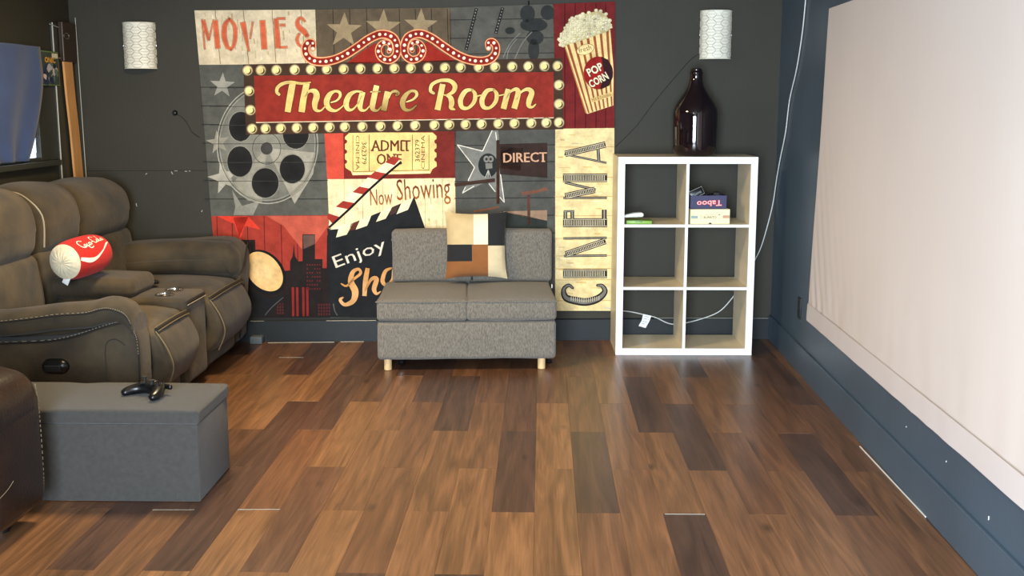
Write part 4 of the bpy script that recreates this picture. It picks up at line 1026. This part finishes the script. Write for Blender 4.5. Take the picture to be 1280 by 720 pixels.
# ------------------------------------------------------------------ black game controller on the ottoman
def controller(name, loc, rz, label, sc_=1.0):
    T = Matrix.Translation(loc) @ Matrix.Rotation(rz, 4, 'Z') @ Matrix.Scale(sc_, 4)
    t_ = thing(name, label, 'controller', loc)
    b = bmesh.new()
    P = [((0, 0, .030), .021), ((-.032, .002, .030), .024), ((.032, .002, .030), .024), ((-.058, -.022, .027), .021), ((-.066, -.050, .020), .0165), ((-.066, -.072, .014), .012),
         ((.058, -.022, .027), .021), ((.066, -.050, .020), .0165), ((.066, -.072, .014), .012), ((-.05, .016, .028), .017), ((.05, .016, .028), .017), ((0, .018, .028), .016)]
    E2 = [(0, 1), (0, 2), (1, 3), (3, 4), (4, 5), (2, 6), (6, 7), (7, 8), (1, 9), (2, 10), (0, 11)]
    vs_ = [b.verts.new(p) for p, r in P]
    for a, c in E2: b.edges.new((vs_[a], vs_[c]))
    me = bpy.data.meshes.new('s'); b.to_mesh(me); b.free(); ob = bpy.data.objects.new('s', me); C.objects.link(ob)
    ob.modifiers.new('s', 'SKIN'); ob.modifiers.new('u', 'SUBSURF').levels = 2
    for i, (p, r) in enumerate(P): me.skin_vertices[0].data[i].radius = (r*1.14, r*1.14)
    me.skin_vertices[0].data[0].use_root = True
    dg = bpy.context.evaluated_depsgraph_get(); m2 = bpy.data.meshes.new_from_object(ob.evaluated_get(dg))
    bb = bmesh.new(); bb.from_mesh(m2); bpy.data.objects.remove(ob)
    zmin = min(v.co.z for v in bb.verts)
    for v in bb.verts: v.co.z = (v.co.z-zmin)*.86+.0005
    m = MB(); m.merge(bb, T); m.build('body', 'black', t_)
    top = .0435
    for (x, y) in ((-.040, .006), (.020, -.018)):
        m = MB(); m.lathe([(0, 0), (.006, 0), (.005, .010), (.010, .012), (.0105, .015), (.008, .016), (0, .0145)], (x, y, top), 20, T); m.build('thumbstick', 'matte_black', t_)
    m = MB(); m.box((-.030, -.024, top-.003), (-.010, -.017, top+.003), .001, T); m.box((-.0235, -.0305, top-.003), (-.0165, -.0105, top+.003), .001, T); m.build('direction_pad', 'matte_black', t_)
    for dx, dy in ((0, .009), (.009, 0), (0, -.009), (-.009, 0)):
        m = MB(); m.lathe([(0, 0), (.0042, 0), (.0042, .003), (.003, .0042), (0, .0045)], (.042+dx, .006+dy, top), 12, T); m.build('button', 'black', t_)
    for s in (-1, 1):
        m = MB(); m.rbox((s*.045-.018, .022, .018), (s*.045+.018, .037, .036), .007, 3, T=T); m.build('shoulder_button', 'black', t_)
    m = MB(); m.lathe([(0, 0), (.007, 0), (.006, .002), (0, .0025)], (0, .016, top+.001), 16, T); m.build('centre_button', 'chrome', t_)
    return t_
cp_ = hit(190, 487, (0, 0, 1), (0, 0, OH+.03))
controller('game_controller', (cp_.x, cp_.y, OH+.0108), R(-28), 'black wireless game controller lying on the grey ottoman lid', 1.08)

# ------------------------------------------------------------------ brown reclining sofa along the left wall
sf = thing('reclining_sofa', 'brown suede two-seat reclining sofa with centre console along the left wall', 'sofa', (-2.15, 5.47, 0))
YA0, YA1, YS1, YC1, YS2, YB = 4.61, 4.76, 5.23, 5.56, 6.16, 6.40
m = MB(); m.rbox((-2.62, YA1-.02, .05), (-1.80, YS2+.02, .36), .03, 8); m.build('frame', 'suede_dark', sf)
m = MB()
for x in (-2.5, -1.86):
    for y in (4.66, 5.45, 6.28): m.cyl((x, y, .001), .022, .06, 12)
m.build('feet', 'black', sf)
def near(x, y): p = at_y(x-6 if x > 100 else x, y, YA0); return (p.x, p.z)
up = [near(*q) for q in ((0, 399), (34, 395.5), (72, 390.5), (115, 388), (130, 384), (143, 382.5), (159, 387), (167, 394), (171.5, 403))]
lowp = [near(*q) for q in ((0, 429.4), (61, 426.7), (94, 420.4), (126, 412), (150, 405), (162.5, 404.5), (172, 412), (177.5, 425), (180, 445))]
xf = lowp[-1][0]
def prof_arm(line, backx=-2.62, top=True):
    (xa, za) = line[0]
    return [(backx, .055), (backx, za+.01)]+[(a, b) for a, b in line]+[(xf, .3), (xf-.004, .10), (xf-.03, .055)]
def smooth2(line, k=4): return [(v.x, v.y) for v in spline([Vector((a, b, 0)) for a, b in line], k)]
upS, loS = smooth2(up), smooth2(lowp)
def armrest(y_out, y_in, nm='armrest'):
    s = 1 if y_in > y_out else -1
    m = MB(); m.prism(prof_arm(loS), min(y_out, y_in), max(y_out, y_in), 'y', .012); a = m.build(nm, 'suede', sf)
    # padded roll on top
    m = MB(); n = len(upS); th_ = [(min(1, i/4)) for i in range(n)]
    K = 10; rings = []
    W_ = (y_in-y_out); ext = [(-2.58, upS[0][1]-.005)]+upS
    for i, (x, z) in enumerate(ext):
        zl = z-.075 if i < len(ext)-6 else z-.075+.03*(i-(len(ext)-6))/6
        ring_ = []
        for k_ in range(16):
            an = 2*PI*k_/16; cc, ss = math.cos(an), math.sin(an)
            ex = abs(cc)**.7*(1 if cc > 0 else -1); ez = abs(ss)**.8*(1 if ss > 0 else -1)
            yy = y_out+W_*.5+ex*(abs(W_)*.5+.016)
            zz_ = z-.035+ez*(.05 if ss > 0 else .05)
            if ss > 0: zz_ += .016*(1-abs(cc))
            ring_.append(m.bm.verts.new((x+(.0 if i < len(ext)-3 else .004*(i-len(ext)+3)), yy, zz_)))
        rings.append(ring_)
    for A_, B_ in zip(rings, rings[1:]):
        for k_ in range(16): m.bm.faces.new([A_[k_], A_[(k_+1) % 16], B_[(k_+1) % 16], B_[k_]])
    m.bm.faces.new(rings[0]); m.bm.faces.new(rings[-1])
    bmesh.ops.recalc_face_normals(m.bm, faces=m.bm.faces)
    # round the front end
    m.build('arm_pad', 'suede', a)
    yo = y_out-s*.003
    pl = [(x, yo, z) for x, z in loS]+[(xf, yo, .3), (xf-.004, yo, .09)]
    m = MB(); m.tube(pl, .005, 6); m.build('piping', 'piping', a)
    m = MB()
    P = [Vector(p) for p in spline([Vector(p) for p in pl[:len(loS)]], 3)]; q = 0
    for i in range(0, len(P)-1, 2): m.tube([P[i]+Vector((0, -s*.004, .007)), P[i+1]+Vector((0, -s*.004, .007))], .0016, 4)
    m.build('stitching', 'stitch', a, kind='stuff')
    pl2 = [(x, y_out-s*.017, z-.012) for x, z in upS]
    m = MB(); m.tube(pl2, .0045, 6); m.build('piping', 'piping', a)
    m = MB(); P = [Vector(p) for p in spline([Vector(p) for p in pl2], 3)]
    for i in range(0, len(P)-1, 2): m.tube([P[i]+Vector((0, -s*.003, .007)), P[i+1]+Vector((0, -s*.003, .007))], .0015, 4)
    m.build('stitching', 'stitch', a, kind='stuff')
    return a
a1 = armrest(YA0, YA1)
# recessed black release handle on the near arm side, and the side panel seams
p = at_y(70, 457.5, YA0)
m = MB(); m.rbox((p.x-.06, YA0-.028, p.z-.036), (p.x+.06, YA0+.06, p.z+.034), .032, 6, fn=lambda co, n: Vector((co.x, co.y, co.z*(1-.25*abs(n[0])**3)))); h_ = m.build('release_handle', 'black', a1); h_['label'] = 'black oval recessed release handle'
m = MB(); m.rbox((p.x-.04, YA0-.031, p.z-.02), (p.x+.03, YA0-.024, p.z+.008), .003, 3); m.build('lever', 'matte_black', a1)
q1, q2, q3 = near(140, 468), near(138, 432), near(150, 424)
m = MB(); m.tube([(q1[0], YA0-.001, q1[1]-.1), (q1[0], YA0-.001, q1[1]), (q2[0], YA0-.001, q2[1]), (q3[0], YA0-.001, q3[1]), (near(163, 432)[0], YA0-.001, near(163, 432)[1])], .0028, 6, sub=3); m.build('seam', 'suede_dark', a1)
# far arm: tall padded roll with a front panel
m = MB()
FT = [(-2.6, .575), (-2.35, .60), (-2.1, .637), (-1.9, .655), (-1.78, .65), (-1.715, .60), (-1.70, .52), (-1.72, .30), (-1.735, .09), (-1.76, .055), (-2.6, .055)]
m.prism(smooth2(FT[:8], 3)+FT[8:], YS2+.06, YB, 'y', .02); a2 = m.build('armrest', 'suede', sf)
m = MB()
def farroll(co, n):
    x = co.x; t_ = (n[0]+1)/2
    return Vector((co.x, co.y-.02*math.sin(t_*PI)*(n[2] < 0), co.z+.075*t_-.045*t_**4-.02*(n[0] > .9)))
m.rbox((-2.58, YS2-.02, .42), (-1.712, YB+.012, .60), .07, 16, (0, .012, .014), None, .006, 5, fn=farroll); m.build('arm_pad', 'suede', a2)
pl = [at_y(*q, YS2-.028) for q in ((165, 347),)]
m = MB(); m.tube([(-1.708, YS2+.00, .46), (-1.69, YS2+.03, .50), (-1.690, YS2+.13, .60), (-1.70, YB-.03, .615), (-1.70, YB, .56)], .005, 6, sub=4); m.build('piping', 'piping', a2)
m = MB(); m.tube([(-1.700, YS2+.075, .40), (-1.712, YS2+.075, .28), (-1.735, YS2+.075, .08)], .004, 6, sub=4); m.build('piping', 'piping', a2)
# seats and footrests
def seat(y0, y1):
    m = MB()
    def f(co, n): return Vector((co.x, co.y, co.z-.03*max(0, (n[0]-.4))**2*1.5+.01*(n[0] > -2)*0))
    m.rbox((-2.36, y0+.004, .33), (-1.70, y1-.004, .455), .05, 12, (0, 0, .03), None, .006, 6, fn=f); s_ = m.build('seat_cushion', 'suede', sf)
    m = MB()
    yc_ = (y0+y1)/2
    def g(co, n):
        t_ = (1-n[2])/2                                       # 0 top, 1 bottom
        return Vector((co.x+.085*math.sin(t_*PI*.9)-.05*t_, co.y*(1-.10*t_**2)+0, co.z+.012*(1-n[1]**2)*(n[2] > 0)))
    m.rbox((-1.79, y0+.012, .125), (-1.70, y1-.012, .425), .03, 12, (.012, 0, 0), None, .005, 7, fn=g); fr = m.build('footrest', 'suede', sf)
    # dark band and pale edge along the top front edge
    L = [(-1.702+.012*(1-((y-yc_)/(.5*(y1-y0)))**2), y, .425+.012*(1-((y-yc_)/(.5*(y1-y0)))**2)) for y in [y0+.02+(y1-y0-.04)*i/10 for i in range(11)]]
    m = MB(); m.tube(L, .009, 8); m.build('edge_band', 'piping', fr)
    m = MB(); m.tube([(x+.010, y, z-.006) for x, y, z in L], .0028, 6); m.tube([(x-.004, y, z+.009) for x, y, z in L], .0022, 6); m.build('stitching', 'band', fr)
    sd = [(-1.702, y0+.018, .42), (-1.652, y0+.016, .34), (-1.632, y0+.024, .25), (-1.675, y0+.045, .15)]
    m = MB(); m.tube(sd, .0035, 6, sub=5); m.build('piping', 'band', fr)
    m = MB(); m.rbox((-1.86, y0+.01, .045), (-1.745, y1-.01, .24), .03, 8, (.01, 0, 0), None, .004, 6); m.build('lower_panel', 'suede', sf)
seat(YA1, YS1); seat(YC1+.01, YS2+.03)
# console
m = MB(); m.rbox((-2.34, YS1+.003, .06), (-1.715, YC1, .485), .022, 10, (.006, 0, .004), None, .003, 6); con = m.build('console', 'suede', sf)
m = MB(); m.tube([(-1.716, YS1+.02, .462), (-1.712, (YS1+YC1)/2, .464), (-1.716, YC1-.02, .462)], .008, 8, sub=4); m.build('edge_band', 'piping', con)
m = MB(); m.tube([(-1.707, YS1+.02, .452), (-1.703, (YS1+YC1)/2, .454), (-1.707, YC1-.02, .452)], .0025, 6, sub=4); m.build('stitching', 'stitch', con)
m = MB(); m.rbox((-2.40, YS1+.0, .485), (-1.965, YC1+.0, .575), .035, 12, (0, 0, .018), None, .005, 6); m.build('console_lid', 'suede', con)
for y in (YS1+.095, YC1-.085):
    m = MB(); m.lathe([(.030, .001), (.042, .001), (.044, .005), (.041, .008), (.036, .007), (.034, -.002), (.033, -.03), (0, -.03)], (-1.845, y, .487), 28); m.build('cup_holder', 'chrome', con)
# backrests: pillow top over a lumbar pad
def back(y0, y1, nm, zt=1.02, lean=.07, x0=-2.635, th_=.30, low=True, st=False):
    T = Matrix.Translation((x0, (y0+y1)/2, .36)) @ Matrix.Rotation(-lean, 4, 'Y')
    hw = (y1-y0)/2
    m = MB()
    def tp(co, n): return Vector((co.x-.03*max(0, n[2])**2-.02*(n[2] < -.2)*abs(n[2]), co.y*(1-.07*max(0, n[2])**3), co.z-.02*abs(n[1])**3*(n[2] > 0)))
    m.rbox((0, -hw, .30), (th_, hw, zt-.36), .085, 14, (.035, .0, .02), T, .010, 5, fn=tp); b_ = m.build(nm, 'suede', sf)
    if low:
        m = MB(); m.rbox((-.0, -hw+.012, .03), (th_-.01, hw-.012, .34), .05, 12, (.03, 0, 0), T, .008, 6); m.build('lumbar_pad', 'suede', b_)
    if st: m = MB(); m.tube([T @ Vector(p) for p in ((th_*.55, hw*.93, zt-.375), (th_*.8, hw*.99, zt-.40), (th_+.02, hw*1.0, zt-.5), (th_+.01, hw*1.0, .36))], .004, 6, sub=5); m.build('piping', 'stitch', b_)
    return b_
back(YA0+.0, 5.17, 'backrest', 1.01, st=True)
back(5.18, 5.66, 'console_backrest', 1.005)
back(5.67, 6.37, 'backrest', .985)

# ------------------------------------------------------------------ plush cylinder pillow like a drinks can
p0 = hit(102, 321, (0, 0, 1), (0, 0, .692)); p0 = p0+(CO-p0)*0; ax_ = Vector((.22, .96, .06)).normalized()
rot = ax_.to_track_quat('Z', 'Y').to_matrix().to_4x4()
Tc = Matrix.Translation(p0) @ rot
can = thing('can_pillow', 'red plush cylinder pillow with white end and white script on the sofa console', 'pillow', p0)
RC, LC = .092, .125
def rad(z): t_ = z/LC; return RC*(1-.10*t_**4-.02*math.sin(7*t_)*0)+.004*(1-t_*t_)
m = MB(); m.lathe([(rad(-LC+2*LC*i/16), -LC+2*LC*i/16) for i in range(17)], (0, 0, 0), 48, Tc); m.build('cover', 'red_cloth', can)
for s in (-1, 1):
    m = MB(); b = bmesh.new(); N = 48; c0 = b.verts.new((0, 0, s*(LC+.028))); prev = None
    for j in range(1, 7):
        f = j/6; ringv = []
        for k_ in range(N):
            a = 2*PI*k_/N; rr = f*rad(LC)*1.0; zz_ = s*(LC+.030*(1-f**2.5)+.0022*math.sin(a*17)*f*(1-f)*4)
            ringv.append(b.verts.new((rr*math.cos(a), rr*math.sin(a), zz_)))
        for k_ in range(N):
            if prev is None: b.faces.new([c0, ringv[k_], ringv[(k_+1) % N]])
            else: b.faces.new([prev[k_], ringv[k_], ringv[(k_+1) % N], prev[(k_+1) % N]])
        prev = ringv
    bmesh.ops.recalc_face_normals(b, faces=b.faces); m.merge(b, Tc); o = m.build('end_panel', 'cream_cloth', can); o['label'] = 'cream gathered round end'
# script and wave drawn on the curved side: u = along the axis (m), a = angle
tocam = (CO-p0).normalized(); upv = Vector((0, 0, 1))
lx = (rot.to_3x3() @ Vector((1, 0, 0))); ly = (rot.to_3x3() @ Vector((0, 1, 0)))
def ang_of(v): return math.atan2(v.dot(ly), v.dot(lx))
side = tocam-ax_*tocam.dot(ax_); A0 = ang_of(side.normalized()); dirs = 1 if (Matrix.Rotation(.1, 3, ax_) @ side).z > side.z else -1
def on_can(x, y, z):   # x: along axis, y: down, in units of radius*angle
    a = A0+dirs*(-y/RC); u = x
    r = rad(u)+.0012+z*.0003
    return Tc @ Vector((r*math.cos(a), r*math.sin(a), u))
k = Ink(on_can)
k.stroke([(-.120, .010, .016), (-.07, .026, .022), (-.02, .024, .014), (.04, .000, .006), (.085, -.024, .009), (.115, -.034, .005)], (244, 236, 220), k=8, flat=True)
W = .0042
for st in ([(-.052, -.072), (-.070, -.082), (-.086, -.070), (-.084, -.048), (-.066, -.036), (-.048, -.044), (-.030, -.026), (-.008, -.030)],
           [(-.056, -.052), (-.064, -.046), (-.058, -.036), (-.050, -.044), (-.056, -.054)], [(-.036, -.054), (-.044, -.046), (-.036, -.038), (-.026, -.044)], [(-.014, -.056), (-.026, -.050), (-.022, -.040), (-.012, -.048), (-.012, -.056), (-.008, -.040)],
           [(-.004, -.052), (.010, -.054)],
           [(.040, -.078), (.026, -.088), (.012, -.078), (.012, -.056), (.026, -.044), (.042, -.054)], [(.046, -.062), (.040, -.054), (.046, -.046), (.054, -.054), (.048, -.062)], [(.062, -.088), (.058, -.066), (.062, -.048), (.070, -.052)], [(.086, -.064), (.076, -.058), (.078, -.048), (.088, -.056), (.088, -.064), (.094, -.048)]):
    k.stroke([(x, y, W) for x, y in st], (244, 236, 220), k=6, flat=True)
k.build('printed_script', can, 'ink_clean')
ep = p0-ax_*(LC-.01)
m = MB(); Tt = Matrix.Translation(ep+Vector((.0, -.004, -.078))) @ Matrix.Rotation(R(25), 4, 'Y') @ Matrix.Rotation(R(-20), 4, 'Z'); m.box((-.018, -.001, -.030), (.018, .001, .010), .0005, Tt); o = m.build('care_tag', 'white_lam', can); o['label'] = 'small white fabric tag'

# remote on console
p = hit(183, 353, (0, 0, 1), (0, 0, .50)); T = Matrix.Translation((p.x, p.y, .4895)) @ Matrix.Rotation(R(35), 4, 'Z')
rm = thing('remote_control', 'small black remote with silver buttons at the edge of the console lid', 'remote', T.translation)
m = MB(); m.rbox((-.06, -.022, 0), (.06, .022, .018), .007, 5, T=T); m.build('casing', 'black', rm)
for x in (-.035, -.005, .025):
    for y in (-.010, .010): m = MB(); m.lathe([(0, 0), (.006, 0), (.006, .002), (0, .003)], (x, y, .018), 12, T); m.build('button', 'chrome', rm)

# ------------------------------------------------------------------ brown leather chair, lower left
lc = thing('leather_armchair', 'glossy dark brown leather armchair cut off at the lower left corner', 'armchair', (-2.1, 3.15, 0))
def arm_l(y0, y1):
    m = MB()
    def f(co, n): return Vector((co.x, co.y+0*.01, co.z-.05*max(0, n[0])**3*max(0, n[2])+.02*(n[2] > 0)*(1-abs(n[1]))))
    m.rbox((-2.52, y0, .06), (-1.70, y1, .50), .03, 14, (.012, .008, .0), None, .005, 5, fn=f); a = m.build('armrest', 'leather', lc)
    m = MB(); m.rbox((-2.50, y0-.01, .42), (-1.690, y1+.0, .565), .06, 14, (0, 0, .012), None, .006, 6, fn=lambda co, n: Vector((co.x, co.y, co.z-.06*max(0, n[0])**4))); m.build('arm_pad', 'leather', a)
    pts = [(-1.702, y1-.022, .48), (-1.702, y1-.008, .42), (-1.702, y1-.004, .30), (-1.702, y1-.006, .15), (-1.704, y1-.012, .10)]
    m = MB(); P = spline([Vector(p) for p in pts], 16)
    for i in range(0, len(P)-1, 2): m.tube([P[i], P[i+1]], .0016, 4)
    m.build('stitching', 'stitch', a, kind='stuff')
    return a
aa = arm_l(3.28, 3.625); arm_l(2.30, 2.62)
m = MB(); m.tube([hit(17, 601, (1, 0, 0), (-1.683, 0, 0)), hit(10, 612, (1, 0, 0), (-1.683, 0, 0)), hit(0, 623, (1, 0, 0), (-1.683, 0, 0))], .0007, 5, sub=3); m.build('scratch', 'stitch', aa)
m = MB(); m.rbox((-2.5, 2.62, .25), (-1.72, 3.28, .44), .06, 12, (.01, 0, .03)); m.build('seat_cushion', 'leather', lc)
m = MB(); m.rbox((-2.66, 2.45, .10), (-2.42, 3.45, .95), .08, 12, (.03, 0, .01)); m.build('backrest', 'leather', lc)
m = MB(); m.rbox((-2.5, 2.45, .05), (-1.76, 3.45, .28), .02, 6); m.build('frame', 'leather', lc)
m = MB()
for x in (-2.45, -1.8):
    for y in (2.45, 3.5): m.cyl((x, y, .001), .025, .062, 12)
m.build('feet', 'black', lc)

# ------------------------------------------------------------------ left wall: blue cloth, game case; corner: stick in a clear sleeve
def left_pt(x, y, off=0): return hit(x, y, (1, 0, 0), (LX+off, 0, 0))
m = MB(); NU, NV = 30, 26; g = []
for j in range(NV+1):
    v = j/NV; z = 1.71-(1.71-1.118)*v
    yr = 6.045+(-.03 if v < .25 else -.03-.24*((v-.25)/.75)**1.3); yl = 4.95+.55*v**1.2*0+.35*v**3
    rowv = []
    for i in range(NU+1):
        u = i/NU; y = yl+(yr-yl)*u
        rowv.append(m.bm.verts.new((LX+.026+.014*math.sin(u*19+v*3)*(.3+.7*v)+.01*v, y, z)))
    g.append(rowv)
for j in range(NV):
    for i in range(NU): m.bm.faces.new([g[j][i], g[j+1][i], g[j+1][i+1], g[j][i+1]])
o = m.build('window_cloth', 'blue_cloth'); o.modifiers.new('s', 'SOLIDIFY').thickness = .003
tag(o, 'dark blue cloth draped over the window on the left wall', 'cloth')
c0 = left_pt(71, 108, .004); cw_, ch_ = .0, .0
ya, yb_, z0, z1 = 6.10, 6.238, 1.508, 1.692
gcx = LX+.0295
gc = thing('game_case', 'green-edged video game case standing between the blue cloth and the corner', 'game case', (LX+.01, yb_, z0))
m = MB(); m.box((LX+.012, 5.99, z0), (LX+.026, yb_, z1), .002); m.build('case', 'case_green', gc)
k = Ink(lambda x, y, z: Vector((LX+.0265+z*.0003, 5.99+x, z1-y)))
k.poly([(.006, .006), (.240, .006), (.240, .178), (.006, .178)], (62, 70, 62)); k.z = 1
random.seed(5)
for i in range(34): k.z = 1+i*.02; k.disc(random.uniform(.04, .22), random.uniform(.065, .165), random.uniform(.010, .028), random.uniform(.008, .018), random.choice([(28, 34, 58), (170, 168, 166), (40, 48, 78), (196, 176, 168), (30, 32, 44), (90, 110, 96)]), n=10, rot=random.random()*3)
k.z = 2; k.text('ONIC', (.07, .062), (.13, 0), (0, -.03), (226, 160, 50), .03); k.poly([(.16, .010), (.234, .010), (.234, .036), (.16, .036)], (206, 200, 166))
k.build('cover_print', gc, 'ink_clean')
# sleeve with stick: shallow, flat on the left wall by the corner
def lp(x, y, off):
    a = left_pt(x, y, off); b = wall_pt(x, y, off)
    return a if (a-CO).length < (b-CO).length else b
def down(p, q, z): return q+(q-p)*((z-q.z)/(q.z-p.z))
sl = thing('wall_panel', 'tall narrow dark panel with pale plastic edges on the left wall by the corner', 'panel', (LX+.012, 6.34, .6))
pa, pb = lp(65, 28, .016), lp(78, 225, .016); pe = down(pa, pb, .60)
m = MB(); m.tube([pa, pb, pe], .0035, 6); m.build('edge_rail', 'clear_edge', sl)
qa, qb = lp(94, 22, .016), lp(108, 225, .016)
m = MB(); m.tube([qa, qb, down(qa, qb, .60)], .0022, 6); m.build('edge_rail', 'clear_edge', sl)
m = MB(); m.box((LX+.001, pa.y, .60), (LX+.012, 6.44, pa.z), .001); m.build('back_panel', 'dark_paint', sl, False)
for a, b in (((62, 30), (75, 35)), ((70, 72), (77, 73))): m = MB(); m.tube([lp(*a, .018), lp(*b, .018)], .0022, 6); m.build('cross_clip', 'clear_edge', sl)
stt = thing('wooden_stick', 'light wooden stick with dark brown top holder and ring hanging in the left corner', 'stick', (LX+.03, 6.38, .65))
def sp_(x, y, off=.030): return left_pt(x, y, off)
L = [sp_(84, 77), sp_(88, 120), sp_(93, 165), sp_(98.5, 225)]; L.append(down(L[2], L[3], .65))
S = spline(L, 6); m = MB(); prev = None
for p in S:
    r4 = [m.bm.verts.new((p.x+a, p.y+b, p.z)) for a, b in ((-.006, -.055), (.006, -.055), (.006, .055), (-.006, .055))]
    if prev:
        for i in range(4): m.bm.faces.new([prev[i], prev[(i+1) % 4], r4[(i+1) % 4], r4[i]])
    else: m.bm.faces.new(r4)
    prev = r4
m.bm.faces.new(prev[::-1]); bmesh.ops.recalc_face_normals(m.bm, faces=m.bm.faces); m.build('shaft', 'stick_wood', stt, False)
a, b = sp_(76, 77, .02), sp_(93, 30, .02)
m = MB(); m.rbox((LX+.013, min(a.y, b.y), a.z), (LX+.042, max(a.y, b.y), b.z), .006, 5); m.build('holder', 'brown_holder', stt, False)
c = sp_(83, 45, .045); m = MB(); m.tube([c+Vector((0, .035*math.cos(i*PI/8), .016*math.sin(i*PI/8))) for i in range(16)], .003, 8, True); m.build('metal_ring', 'chrome', stt)
